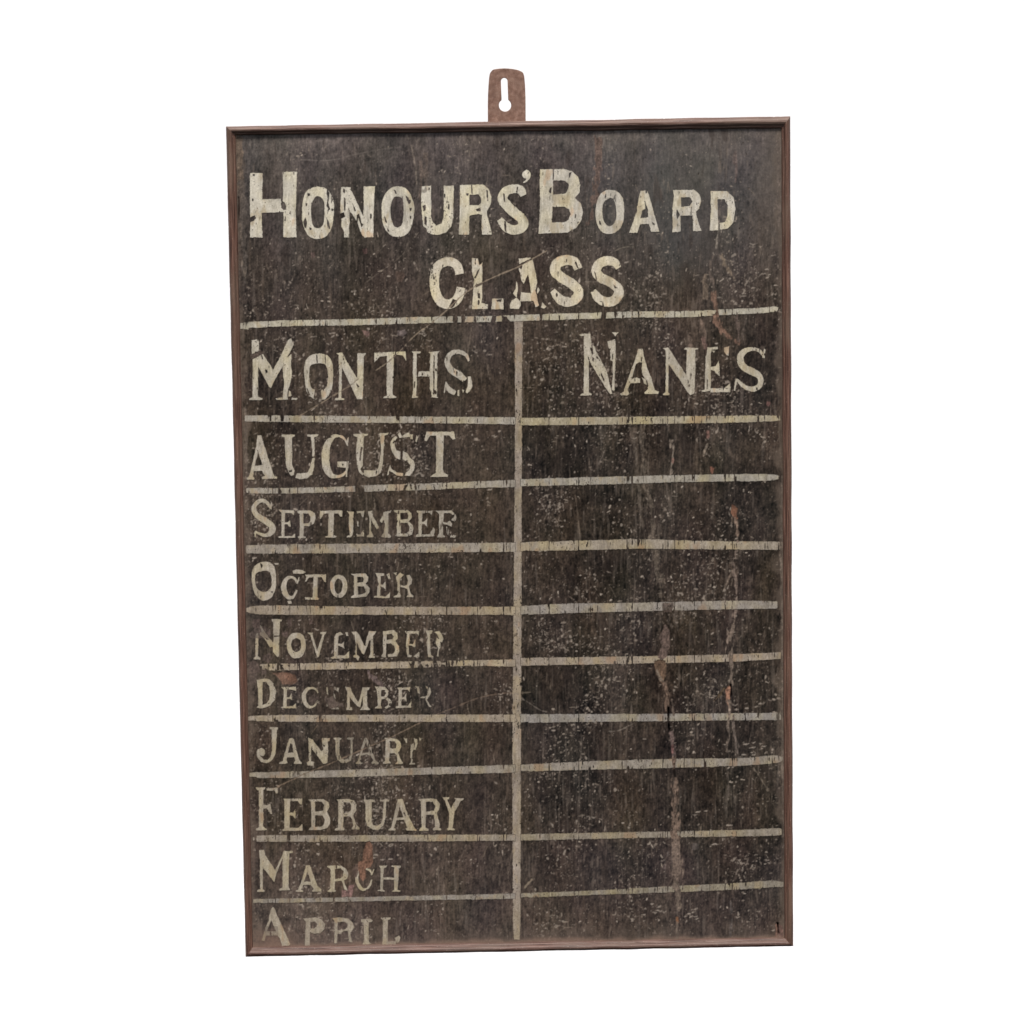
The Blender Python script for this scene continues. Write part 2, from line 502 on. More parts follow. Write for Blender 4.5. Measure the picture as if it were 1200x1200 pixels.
WORDS['JANUARY'] = '''
@ 290 845 10
p 262,70 358,72 355,95 345,100 340,250 328,390 290,455 230,495 160,480 115,420 108,360 120,330 165,312 205,340 208,380 185,410 150,405 190,450 235,455 270,420 290,340 282,100 262,90
p 490,205 520,198 545,215 570,330 610,460 635,490 630,500 545,500 545,485 560,460 550,420 465,425 455,455 470,490 468,500 375,500 372,488 415,470 440,370 470,270
h 500,262 528,272 542,370 478,370
p 712,195 760,215 870,360 890,330 880,290 875,200 965,200 960,230 940,240 945,350 935,490 890,500 850,450 770,340 745,320 745,470 780,480 775,518 705,518 695,490 722,465 720,330
h 885,275 912,280 905,302 888,295
@ 380 845 10
p 110,195 212,195 208,212 178,220 178,380 200,440 240,450 285,440 310,400 310,220 265,210 268,195 345,192 342,212 332,220 330,400 310,460 260,492 200,488 155,450 135,390 132,220 112,212
p 480,195 500,200 535,290 600,460 640,488 635,500 555,500 555,485 575,460 545,405 500,390 430,405 415,470 450,490 445,502 372,500 370,488 395,470 430,340 460,240
h 490,240 530,365 490,370 440,380 462,310
p 690,200 760,195 850,210 890,240 900,300 880,350 865,370 890,440 920,490 915,502 835,500 860,470 850,400 820,375 765,375 760,460 780,485 778,498 690,498 690,480 715,465 718,220
h 770,235 825,235 850,270 840,315 815,325 770,315
p 935,200 975,205 970,260 955,250
p 1050,200 1085,210 1095,260 1070,340 1050,330 1065,270
p 1110,195 1150,200 1120,235
p 1015,280 1045,260 1050,300 1030,370 1030,430 1010,430 1010,340
p 1020,440 1035,450 1035,490 1060,495 1055,508 1000,505 1015,485
'''
WORDS['FEBRUARY'] = '''
@ 290 915 8.889
p 90,70 185,68 182,85 165,95 165,250 200,255 240,235 245,290 258,345 240,345 215,300 195,285 165,290 165,480 203,500 200,515 85,515 88,500 118,485 118,100 95,90
p 200,80 320,72 315,130 300,130 285,102 205,102
p 375,185 450,188 445,215 440,330 480,325 500,295 500,395 475,365 440,355 440,490 530,490 570,450 575,520 365,522 360,510 385,500 385,210
p 460,185 570,185 565,245 545,240 525,210 460,210
p 635,195 790,190 845,225 855,270 830,320 860,390 860,440 830,490 770,512 640,512 640,500 665,480 665,215
h 705,215 770,215 800,250 790,310 705,320
h 705,355 780,360 805,400 800,450 770,480 705,480
p 925,195 1050,190 1110,205 1135,250 1130,310 1110,340 1100,360 1130,450 1165,490 1160,505 1085,505 1085,490 1105,470 1090,400 1070,370 1000,370 995,480 1010,500 1005,515 910,515 910,502 945,485 945,210
h 1000,220 1060,225 1085,265 1075,310 1045,335 1000,340
@ 415 915 8.889
p 100,195 215,195 210,215 185,220 180,420 200,465 240,470 280,445 300,380 305,215 270,210 272,195 365,195 362,212 335,218 325,400 300,470 260,505 200,508 140,470 118,400 118,220 102,212
p 455,190 505,188 530,270 560,350 630,495 655,510 650,520 545,515 535,500 555,485 520,405 440,410 415,490 432,500 428,518 360,515 358,502 385,490 425,330
h 474,270 516,380 446,385
h 510,330 525,325 540,365 528,370
p 670,190 800,182 860,195 895,240 885,300 860,335 890,440 890,490 910,500 905,515 825,515 820,500 845,480 835,350 745,352 745,485 775,500 772,518 680,518 680,505 705,485 700,350 695,210
h 745,215 820,215 845,260 835,310 750,322
p 920,172 990,172 988,190 970,195 1010,290 1060,195 1045,180 1140,182 1135,198 1110,210 1045,330 1025,490 1052,500 1048,515 975,515 965,500 985,485 990,340 945,205
'''
WORDS['MARCH'] = '''
@ 290 985 12
p 165,135 230,132 250,200 375,400 390,420 490,210 515,145 635,150 630,170 590,180 580,400 578,660 600,680 598,695 450,700 445,685 495,660 495,250 415,440 375,580 215,370 215,680 245,700 240,720 140,720 140,705 180,680 178,300
p 820,350 880,345 900,400 985,640 1040,690 1038,718 915,718 910,700 930,680 890,620 785,625 755,690 785,705 780,718 680,718 680,700 715,690 770,540 800,440
h 845,430 887,575 795,578
@ 375 985 12
p 95,360 210,350 300,355 370,400 398,460 385,530 340,560 345,600 400,710 380,720 340,680 320,600 300,560 210,575 205,690 220,705 215,718 110,718 110,705 145,680 150,420 140,395
h 210,395 290,390 335,430 325,500 290,530 210,545
s 732,480,18 700,420,26 650,400,26 610,408,14
s 535,425,30 518,520,44 535,610,46 590,682,42 650,680,26 700,630,26 728,550,20
p 755,400 765,405 730,490 715,480
p 830,355 940,352 930,375 895,385 890,515 1040,520 1045,375 1005,365 1010,350 1140,355 1135,380 1110,390 1105,540 1090,690 1130,705 1125,718 1015,718 1020,705 1045,690 1042,550 890,545 885,690 910,705 905,715 810,710 810,698 850,685 855,390
'''
WORDS['APRIL'] = '''
@ 290 1045 12
p 335,235 360,215 385,240 420,340 560,640 600,730 590,755 490,760 465,680 430,615 260,615 240,690 205,685 235,570 260,490 300,400 305,330
h 335,400 400,555 275,555 300,480
p 780,375 960,360 1040,385 1090,450 1080,530 1020,580 940,590 880,565 875,755 810,755 815,540 825,420
h 885,420 950,418 985,455 970,495 930,515 885,515
@ 375 1045 12
p 170,370 300,362 400,380 465,440 480,500 440,560 420,580 440,670 460,710 415,710 400,620 395,545 330,550 300,580 245,590 240,720 200,725 205,560 205,415
h 245,425 340,420 390,450 385,510 330,535 245,540
p 575,385 710,380 740,400 730,425 685,430 685,690 720,735 600,740 605,725 620,700 620,440 580,425
p 850,365 990,360 985,385 955,395 950,560 955,690 965,740 875,740 885,690 885,400
p 950,702 1010,690 1060,695 1062,738 950,738
p 1055,650 1110,615 1128,640 1120,690 1090,720 1065,700
'''
# paint colour, opacity, chipping
WORD_STYLE = {
    'HONOURS': ((203, 196, 177), .97, .6), 'BOARD': ((196, 189, 172), .96, .5), 'CLASS': ((202, 192, 170), .97, .5),
    'MONTHS': ((184, 176, 158), .95, .4), 'NANES': ((184, 175, 155), .93, .5), 'AUGUST': ((178, 169, 151), .95, .4),
    'SEPTEMBER': ((174, 165, 147), .93, .35), 'OCTOBER': ((172, 162, 144), .93, .4), 'NOVEMBER': ((168, 158, 139), .94, .3),
    'DECEMBER': ((166, 156, 137), .94, .3), 'JANUARY': ((165, 155, 136), .92, .4), 'FEBRUARY': ((164, 153, 133), .92, .35),
    'MARCH': ((166, 156, 136), .92, .35), 'APRIL': ((160, 149, 129), .9, .3)}
FAINT = [  # boxes where the paint has worn thin: x0, y0, x1, y1, opacity
    (417, 595, 426, 632, .62), (428, 596, 460, 632, .74), (460, 595, 540, 632, .8), (370, 800, 398, 835, .72), (487, 800, 507, 832, .8),
    (480, 735, 522, 772, .86), (394, 860, 416, 896, .68), (416, 862, 446, 897, .62), (473, 862, 497, 898, .8),
    (455, 1101, 463, 1108, .6), (305, 1085, 326, 1104, .5), (440, 660, 490, 702, .88), (407, 1090, 418, 1106, .75)]

# ------------------------------------------------------------------ ruled lines: x, top, bottom
RULES = [
    ('heading', (190, 179, 152), .6, [(282, 378.5, 384.3), (300, 377, 383.8), (346, 375.2, 382), (425, 373.8, 380.8), (495, 371.4, 378.7), (560, 370.8, 377.5), (602, 369.4, 376.3), (645, 367.8, 375), (705, 366.3, 373.1), (750, 365, 372), (808, 364.6, 371.5), (838, 363, 369.5), (890, 360.8, 367), (908, 359, 364.8), (912, 359.6, 363)]),
    ('left', (172, 163, 144), .5, [(287, 486.7, 493.7), (370, 487.2, 494.8), (435, 487.8, 495.4), (520, 488.4, 496), (604, 489, 497.2)]),
    ('right', (172, 162, 136), .5, [(610, 489.8, 498.3), (690, 489, 497.7), (790, 487.8, 496.3), (850, 487.2, 495.4), (900, 486.9, 493.8), (914, 487.6, 492.6)]),
    ('left', (168, 158, 138), .55, [(288.5, 572.8, 575.5), (292, 572, 577.6), (325, 571.9, 578.4), (400, 570.3, 576.6), (450, 567.9, 575.4), (500, 566.5, 574), (547, 564.6, 571.9), (604, 562.4, 570.7)]),
    ('right', (165, 156, 136), .4, [(610, 561.6, 569.7), (700, 559, 567.8), (800, 556.7, 564.8), (880, 555.5, 563.7), (905, 556, 562.8), (913, 557.6, 561)]),
    ('left', (163, 151, 130), .45, [(288.5, 641, 647), (293, 638.8, 648.5), (350, 637.8, 648.5), (450, 636.9, 647.7), (604, 636, 646.5)]),
    ('right', (158, 149, 132), .35, [(610, 635.4, 645.7), (700, 633, 644.2), (750, 631.9, 643), (830, 634, 643.6), (914, 634.8, 644.2)]),
    ('left', (160, 147, 126), .45, [(289, 712.5, 717), (295, 710.5, 718.8), (310, 709.6, 720), (350, 709.8, 720.3), (450, 711, 720.3), (604, 711, 720.3)]),
    ('right', (155, 145, 128), .35, [(610, 710.6, 720.5), (660, 707.5, 718.6), (750, 706.3, 716.2), (851, 704, 713.9), (905, 704.6, 713.3), (911, 706, 712)]),
    ('left', (168, 154, 130), .75, [(303.5, 778.6, 780), (310, 778, 785.2), (350, 777.5, 785), (400, 776.6, 784.2), (480, 775.2, 782.7), (540, 774, 780.4), (604, 772.8, 781)]),
    ('right', (158, 145, 125), .4, [(610, 771, 780), (680, 770, 778.7), (770, 768.7, 777), (851, 767, 775.5), (909, 764.5, 772.4), (915, 765, 771)]),
    ('left', (162, 149, 128), .45, [(291, 840, 844.8), (300, 838.6, 845), (350, 837.9, 845.7), (450, 837.6, 845.7), (604, 837.3, 846)]),
    ('right', (156, 145, 126), .35, [(610, 837, 847), (700, 836.7, 845.7), (800, 836.4, 844.6), (905, 835.4, 843.5), (915, 836, 842.6)]),
    ('left', (160, 146, 122), .4, [(292, 906.6, 910), (300, 905, 911), (320, 904.7, 911.7), (400, 902.3, 910.5), (500, 899.4, 907.6), (604, 896.2, 905.3)]),
    ('right', (154, 142, 121), .35, [(610, 896, 904), (700, 891.8, 901.7), (800, 889, 899.4), (870, 888.3, 897), (906, 885, 894.4), (917, 887.5, 891.5)]),
    ('left', (156, 143, 121), .35, [(296.5, 981, 984.6), (301, 981.8, 984.2), (306, 979, 986), (400, 978.8, 986.3), (500, 978.2, 985.8), (604, 978, 985)]),
    ('right', (150, 138, 116), .35, [(610, 977.6, 985), (700, 975.8, 982.8), (800, 974, 981), (870, 972.3, 980), (910, 970.6, 978.9), (916, 971.4, 978)]),
    ('left', (150, 140, 122), .3, [(296.5, 1054, 1058), (310, 1053.3, 1058), (400, 1051.7, 1056.5), (480, 1049.8, 1055), (520, 1049, 1054.4), (604, 1047, 1053)]),
    ('right', (145, 135, 114), .3, [(610, 1046.6, 1052), (650, 1045.4, 1050.4), (700, 1043.3, 1048.4), (760, 1040, 1046.4), (800, 1037.7, 1045), (860, 1035, 1042.5), (900, 1032, 1040), (918, 1033.5, 1039)]),
]
DIVIDER = ((163, 150, 130), .5, [(376, 602.6, 612.7), (420, 603.4, 612), (500, 603.7, 611.5), (580, 603, 611.3), (700, 602, 611.1), (800, 601, 610.7), (900, 600.5, 610.4), (1040, 601, 609.9), (1085, 601.2, 609.7), (1101, 602.4, 608.6)])
GAPS = '''
@ 495 290 8
h 285,640 325,640 335,660 325,712 290,712 282,690
h 362,640 400,640 408,660 392,712 365,712
h 478,640 505,640 510,712 485,712
h 655,640 695,640 690,690 668,712 640,700
h 745,640 790,650 820,690 815,712 745,700
h 855,620 872,620 872,640 858,690
h 1100,620 1130,620 1120,690 1095,690
@ 600 290 8
h 255,620 292,620 275,690 262,690
h 840,600 888,600 885,640 875,690 855,690 830,670
h 955,600 980,605 975,660 960,655
h 435,630 450,640 455,690 440,680
@ 405 720 10
h 735,550 775,590 800,640 800,650 770,650 760,620
h 805,545 815,550 805,600 812,650 775,650 770,560
h 850,540 890,545 880,570 910,610 905,650 845,650 858,590
h 930,590 960,580 975,600 960,640 940,640
h 1020,540 1065,545 1075,580 1095,620 1105,650 1030,650 1025,600
h 1105,540 1200,540 1200,560 1150,565 1120,570
h 1120,580 1165,590 1180,640 1110,650 1112,610
@ 525 770 10
h 0,10 10,10 20,60 30,120 0,120
h 40,20 60,15 70,60 55,110 35,90
h 90,10 150,10 140,60 120,30 110,70 90,110
h 170,20 190,15 200,80 175,110
@ 290 720 10
h 345,575 372,575 375,655 352,655
h 372,575 425,590 410,610 440,650 385,650
h 140,600 170,610 165,660 140,660
h 200,625 235,640 240,665 195,665
h 290,600 310,605 305,635 290,630
h 595,575 612,575 625,650 605,655
h 470,590 500,590 505,612 480,610
@ 280 490 8
h 365,655 392,660 405,690 400,705 368,710
h 1088,640 1170,640 1180,690 1090,695
@ 400 490 8
h 130,630 175,625 205,640 215,685 140,695
h 590,630 625,622 612,650 600,680 580,675
h 640,620 655,620 665,670 650,665
h 680,615 700,615 710,670 690,672
h 720,615 735,625 735,670 725,665
@ 280 385 8
h 283,810 305,810 305,870 285,875
h 385,810 425,812 420,870 392,875
'''

# ------------------------------------------------------------------ wear on the board: kind | colour | strength | bares paint? | depth mm | points
WEAR = '''
s 128,99,84 .6 0 0 703,164,10 700,200,7 697,232,5 690,262,3
s 108,94,78 .5 0 0 752,500,7 757,560,8 764,610,9 769,650,9 775,700,8
s 104,92,78 .4 0 0 742,505,3 748,560,4 752,620,3
s 126,104,88 .6 0 0 806,388,2 810,404,3 806,420,2
s 116,98,84 .5 0 0 836,300,3 832,318,4 838,338,3
s 112,96,84 .5 0 0 873,376,2 871,392,2 874,408,1
s 122,98,88 .45 0 0 861,176,2 862,196,3 862,214,1.5
s 118,98,84 .5 1 0 493,190,5 494,212,5 491,232,4
s 104,88,76 .5 1 0 499,180,3 500,205,4 498,224,3
s 150,132,112 .5 1 0 477,158,1.2 482,172,1.2 487,196,1.4 488,215,1
s 150,136,118 .55 1 0 842,258,1.6 842,268,1.8 839,290,1.2
s 142,120,94 .5 0 0 845,300,3 852,313,5 861,327,3
s 138,116,94 .6 0 0 827,322,4 826,344,5 823,352,2
s 132,98,78 .85 1 .1 836,342,4 839,356,6 840,368,5
s 142,104,82 .95 1 .2 837,371,5 843,383,7 852,392,5 866,404,3
s 120,98,86 .6 1 .1 864,368,2 865,385,3 865,400,1
s 116,94,78 .5 0 0 822,377,4 826,392,6 825,408,4
s 108,92,80 .5 0 0 916,392,3 905,402,6 893,408,3
s 152,134,114 .75 1 .1 787.6,516,2.2 788.3,528,3 787.6,541,2 786,556,1.2
p 150,100,84 .7 0 .1 787,536 790,538 789,543 787,542
p 146,100,86 .7 0 .1 827,504 832,504 831,513 828,514
s 142,124,104 .7 0 0 828.7,520,1.8 824.4,534,1.2
p 150,92,70 .85 0 .1 832,547 837,548 835,555 833,553
p 140,90,64 .95 1 .3 857.7,590.5 864,596 862.7,603 864.4,607.5 862,611.7 859,604.6 856.3,601.8
s 150,124,100 .85 1 .1 857.5,607,1.5 858,614,1 
s 150,122,100 .85 1 .2 861.3,607.5,2 864.8,621.6,2.4 865.5,634,1.8
s 136,114,98 .7 0 0 864,635,2 861,662,3 860,672,2 863,690,2 861.2,728,1.6
s 142,120,100 .6 0 0 860,664,1.2 848,691,1
s 140,118,100 .85 0 .1 861.2,722,2 859.5,738,2.4 854.5,745.5,4.8 851,757,2 849.5,768,1.4
s 138,118,100 .75 1 .1 855.5,747,2.4 857.2,762,2 857,782,2.4 857.7,804,1.8
p 178,122,92 1 1 1.0 854.9,802.7 856.7,805 855.5,816.7 854.9,823.7 855.5,831.8 853.8,830.7 849.7,815.5 850.3,808.5
k 16,12,11 1 1 4 854.9,801.5 857.3,802.7 857.6,815.5 856,816.7 856.7,807.3
s 110,88,62 .9 0 .1 848.5,807,1.2 841,817,1.8 836.8,821,1
s 136,116,99 .85 1 .1 851.4,818,2.4 854.9,828.5,3.2 853.5,848,2.8 852.8,869,3 852.8,886,1.4
s 128,110,97 .75 1 .1 859,838,2 860,852,3 862,868,1.6 864.5,883,1
s 116,100,86 .6 0 0 850.7,898,1.5 852.6,915,1.6 854.9,933,1.4
s 130,114,98 .6 0 0 859,929,1 861,941,1.2
s 132,116,96 .65 0 0 883,900,.9 890,910,1 899.5,925.5,1.6
s 100,86,74 .4 0 0 776,704,5 774,722,5 773,738,3
s 100,86,74 .45 0 0 784,692,6 785,715,9 786,735,5
s 104,90,78 .45 0 0 792,708,4 793,726,6 794,746,2
s 96,84,72 .4 0 0 800,712,3 799,730,3
p 104,84,72 .8 1 .1 777,707 789,706 790,711 787,717 778,718
p 115,92,80 .95 1 .3 779.7,731 784.9,738.5 785.4,756 781.4,770 776,773 771,771 775,756 772.7,746.7
p 128,97,72 .95 1 .3 766.8,774.7 771,773 780,774 781,788.7 778.5,796.8 777,802 773,797 769.2,790
s 150,128,106 .8 1 .1 770,786,1.2 774,795,1.6 780,800,2
s 130,102,82 .95 1 .3 779.2,799,4 781.5,814,5.5 782.4,832,4
s 122,102,86 .8 1 .2 786.7,820,1.6 788.6,828,2 789.4,838,2
k 10,8,8 1 1 5 782.6,828.5 784.2,830 784.6,836 784.2,842 783.6,842 782.4,836
k 10,8,8 1 1 5 783.4,847 784.4,849 785.6,855 785.2,859 784.2,859 782.8,854
k 20,16,15 1 1 3 783.5,840 784.3,840 784.4,849 783.6,849
s 124,100,92 .9 1 .3 785.8,858,3 787.6,870,4.5 788.5,880,4.5 789.4,889,3
p 152,92,86 .6 1 .1 786,874 789,873 790,882 787,884
k 24,19,17 .9 1 2 789.2,895 790.4,895 791,916 790,916
s 126,100,82 .9 1 .2 789,889,5 790,900,5
s 128,103,85 .9 1 .25 790.5,915,5 791.6,930,7 791.2,947,7 792,960,8 792,975,9 792.5,992,10
s 122,101,86 .85 1 .2 792.5,990,9 792,1000,11 793.5,1012,13 793,1024,12 791.5,1032,8 793,1040,6
s 120,102,86 .8 1 .1 793,1038,10 795,1054,5 794,1066,3
p 158,100,62 .9 1 .2 792,1074 795,1075 795.5,1081 793,1083
s 122,104,88 .65 0 0 793.5,1082,2 793,1100,2
p 120,104,96 .7 0 0 780,996 784,999 783,1005 781,1003
p 140,114,106 .6 0 0 777,1012 781,1013 779,1019 776,1017
p 116,102,94 .7 0 0 812,988 819,988 819,995 811,996
s 106,95,88 .55 0 0 856,1058,1.6 858,1075,2 856,1095,3
k 14,10,9 1 0 4 910.3,1081 912,1082 912.6,1090 913.6,1094 912.4,1096 911,1093 910.8,1087
p 156,112,92 .95 0 .2 909,1083 910.8,1083 911.4,1096 909,1098
p 130,92,80 .8 0 .1 913,1084 917,1084 918,1098 912,1098
p 140,96,72 .97 1 .3 430,986 433,985.5 436,990 437,1000 437,1010 434.6,1016 428.4,1017.5 428.4,1030 424.6,1033 421.7,1029 421.2,1021.7 420,1020 418.4,1014 421.7,1009 425,1008.3 425.4,999
p 142,102,94 .85 1 .15 401,1043 407,1044.5 408.4,1038 415,1036.7 414,1045 411.6,1051 401,1051
p 112,88,74 .8 1 .1 414,1014 419,1012 420,1022 418,1028 412,1026
p 126,90,70 .92 1 .3 319,788.5 330,788 338,788 346,791 348.5,798 343,802.5 337,802 331,801.5 328,797 325,793
p 142,96,72 .7 0 .1 334,789 342,790 347,795 345,800 338,798
p 104,84,74 .75 1 .15 308,768 316,766 320,771 314,776.5 308,774
p 106,86,76 .7 1 .15 291,776 300,774 305,784 304,788 292,790
p 112,88,80 .6 1 .1 296,726 305,725 305,735 299,738 296,733
p 104,86,78 .55 1 .1 300,734 310,734 318,740 316,748 304,748 294,748 292,744
p 108,86,78 .6 0 .1 337,726 341,726 342,734 338,735
p 112,86,76 .6 0 .1 362,724 366,728 368,731 362,732
p 108,84,78 .6 1 .1 330,741 337,740 337,746 332,746
p 110,90,80 .6 0 .1 306,784 313,783 313,790 307,791
p 104,86,76 .5 0 .1 292,790 302,789 300,800 292,802
s 128,104,96 .8 0 .1 431,786,2 435,792,3.5 441,798,4 446,803,3
p 108,90,78 .85 1 .1 380,819 391,816 393,822 402,824 403,828 386,830 384,826
p 108,88,78 .6 1 .1 362,818 368,813 374,816 372,824 364,826
p 110,86,72 .85 1 .2 464,318 472,318 474,324 471,330 466,330
p 134,100,90 .8 0 .1 424,387 433,388 433,394 429,395
p 124,108,102 .8 0 .1 466,388 474,386 477,390 472,394 465,393
p 108,84,76 .8 0 .1 364,296 369,295 370,301 365,302
p 132,92,84 .8 0 .1 424,292 430,291 431,297 426,298
p 112,94,78 .75 1 .1 738,500 746,500 745,508 742,514 738,510
s 124,92,80 .65 0 .1 824,396,3 827,405,4 827,416,2
p 130,86,78 .8 0 .1 899,470 903,472 901,476 898,474
p 108,88,76 .9 1 .15 293,416 306,410 309,414 300,419 294,421
s 98,84,72 .6 1 0 325,930,3 322,945,8 318,952,5
s 122,102,84 .6 0 0 517,920,1.6 516.5,927,1.6 517.5,933,2
s 130,108,88 .7 0 0 279,164,9 281,205,8 282,235,5
s 104,92,82 .7 0 0 283,215,8 284,262,8 286,300,7 287,332,4
s 136,118,100 .7 0 0 282,262,1 284,300,1.2 288,326,1.4 290,331,3
s 122,106,92 .4 0 0 288,480,6 289,560,5
s 106,92,82 .5 0 0 914,165,10 913,205,7 912,260,5
k 34,26,22 .9 0 1.5 279.2,230 280.4,232 280.8,246 279.8,262 279,250
s 112,98,84 .5 0 0 916,560,2.4 917,700,2.2 918,870,3 918,980,2.4
s 128,112,96 .4 0 0 914,640,1 916,720,1 916.5,820,1
'''
SCRATCH = '''
150,134,114 .8 1 1.2 640.6,294 626,302 607.5,312.5 582.5,323 562.5,332.5 550,340 538.8,348.8 517.5,368.8 496,386
150,134,114 .75 1 1 496,385 482,397 470,410 455,424 440.6,433.8
146,130,110 .7 1 1 420,444 410,452 392.5,462.5 365,479 350,488
140,120,100 .65 1 1.1 492,847 463,861.5 436,873.5 413,883.5 384,896 360,905.5 348,911 325,922
136,116,98 .5 0 1 492,847 510,838 530,830 560,818 585,813 602,812
140,126,108 .45 0 1 556,345 555,370 552,388 547,420
150,140,128 .4 0 .9 653,291 645,301 640,306
150,140,126 .4 0 1 686,330 700,330
150,138,120 .45 0 1.2 716,296 730,290 742,289
132,124,116 .45 0 1 355,187 380,188 398,186
120,112,104 .4 0 1 402,184 440,176 470,172
140,130,118 .55 0 1 611,818 622,825 633,832 640,834
140,130,118 .55 0 1 714,857 725,856 738,850 742,848
140,130,118 .4 0 1 684,850 695,854
140,126,108 .5 0 1.6 611,812 622,811
146,132,112 .7 0 1.8 615,1040 623,1031
126,112,96 .5 0 1 674,580 678,612 680,633
128,118,108 .5 0 1 702,543 709,528
130,118,104 .4 0 .9 430,330 470,300 478,285
124,110,94 .4 0 .9 486,352 520,330
140,120,96 .45 0 .9 365,860 372,850
120,108,96 .5 0 1 541,1004 546,990
130,116,98 .5 0 1 566,1004 571,992
118,106,98 .5 0 1 492,1020 497,1033
124,110,96 .4 0 1 414,1058 418,1070 416,1078
120,110,104 .5 0 1.2 469,1068 469,1084
'''

print('fields')
# ------------------------------------------------------------------ the board's worn black paint (colours only, no shade)
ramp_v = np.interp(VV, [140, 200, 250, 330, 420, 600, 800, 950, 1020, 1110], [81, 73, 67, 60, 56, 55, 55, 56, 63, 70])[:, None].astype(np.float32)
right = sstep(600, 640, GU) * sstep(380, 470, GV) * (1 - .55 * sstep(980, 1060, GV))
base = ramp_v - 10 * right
grain = noise(.8, 12) * 1.1 + noise(.45, 5) * 3.0 + noise(.5, 2) * 3.2 + noise(.45, .6) * 5.6 + noise(1.1, 1.6) * 4.2 + noise(22, 45) * 3.4 + noise(5, 26) * 1.6 + noise(2.4, 3.4) * 3.4
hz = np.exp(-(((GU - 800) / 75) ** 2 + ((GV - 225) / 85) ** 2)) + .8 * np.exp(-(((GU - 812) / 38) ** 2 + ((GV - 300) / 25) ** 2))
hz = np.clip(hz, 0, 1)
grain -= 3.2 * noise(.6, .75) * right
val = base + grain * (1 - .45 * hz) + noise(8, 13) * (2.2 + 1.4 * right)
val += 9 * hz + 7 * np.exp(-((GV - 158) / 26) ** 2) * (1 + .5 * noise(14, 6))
warm = noise(12, 26)
hue = noise(9, 16)
low = sstep(240, 420, GV)
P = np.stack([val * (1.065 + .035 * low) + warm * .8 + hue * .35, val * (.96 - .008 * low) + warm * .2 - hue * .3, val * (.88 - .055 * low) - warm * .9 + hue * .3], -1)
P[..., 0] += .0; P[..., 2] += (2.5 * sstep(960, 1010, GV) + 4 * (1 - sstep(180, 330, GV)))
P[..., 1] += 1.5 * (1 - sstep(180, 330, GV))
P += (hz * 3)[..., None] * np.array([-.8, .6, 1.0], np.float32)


def blend(sl, a, col):
    a = a[..., None]
    P[sl] = P[sl] * (1 - a) + a * np.asarray(col, np.float32)


full = (slice(None), slice(None))
# pale rubbed streaks down the grain
st = sstep(1.15, 2.6, noise(.7, 9) + .35 * noise(18, 40) + .35 * right - .15)
blend(full, st * .3, (128, 118, 108))
st2 = sstep(1.7, 3.0, noise(1.4, 22) + .3 * noise(30, 60))
blend(full, st2 * .25, (112, 96, 82))
dk = sstep(1.2, 2.4, noise(.8, 6) + .3 * noise(16, 30))
blend(full, dk * .22, (46, 38, 34))

# flecks where the black has rubbed off
dens = .30 + .1 * sstep(330, 480, GV) * sstep(700, 560, GV) + .62 * noise(13, 20) + .35 * right + .25 * sstep(960, 1040, GV) - .55 * (1 - sstep(215, 320, GV)) - .5 * hz
SPOTS = [(650, 750, 35, 18, .9), (735, 740, 30, 15, .9), (720, 795, 30, 18, .7), (660, 440, 40, 40, .5), (860, 440, 30, 30, .3), (800, 820, 20, 16, .6), (800, 335, 100, 38, .55), (750, 430, 130, 42, .5), (650, 345, 40, 25, .4),
         (870, 330, 40, 25, .8), (880, 300, 30, 20, .6), (770, 300, 20, 30, .5), (700, 620, 40, 20, .8), (720, 530, 30, 30, .5), (850, 620, 30, 25, .6),
         (745, 1070, 30, 20, .9), (660, 1020, 30, 20, .5), (820, 1075, 35, 14, .7), (870, 880, 30, 10, .8), (560, 480, 30, 60, .3), (520, 560, 20, 40, .3),
         (560, 680, 50, 60, .3), (450, 720, 40, 10, .7), (420, 855, 30, 8, .8), (505, 1075, 30, 20, .6), (330, 340, 50, 30, .2), (300, 470, 12, 30, .4), (415, 935, 15, 10, .8)]
for x, y, sx, sy, a in SPOTS:
    dens += a * np.exp(-((GU - x) / sx) ** 2 - ((GV - y) / sy) ** 2)
fl = sstep(2.15, 2.9, noise(.55, .75) + .62 * dens)
blend(full, fl * .62, (140, 128, 116))
fl = sstep(2.75, 3.4, noise(.95, 1.1) + .75 * dens)
blend(full, fl * .75, (150, 139, 126))
fl = sstep(2.7, 3.3, noise(1.5, .6) + .65 * dens)
blend(full, fl * .6, (146, 134, 120))
pit = sstep(2.5, 3.2, noise(.6, 1.0) + .3 * noise(10, 14))
blend(full, pit * .7, (36, 30, 27))

rain = np.exp(-((GU - 790) / 110) ** 2 - ((GV - 350) / 55) ** 2) + .9 * np.exp(-((GU - 720) / 100) ** 2 - ((GV - 450) / 45) ** 2)
blend(full, sstep(1.5, 2.5, noise(.8, 5) + 1.0 * rain - .3 + .3 * noise(12, 18)) * .38, (124, 111, 99))
blend(full, sstep(1.0, 2.0, noise(3, 9) + .8 * right + .5 * rain - .6) * .35, (50, 42, 38))
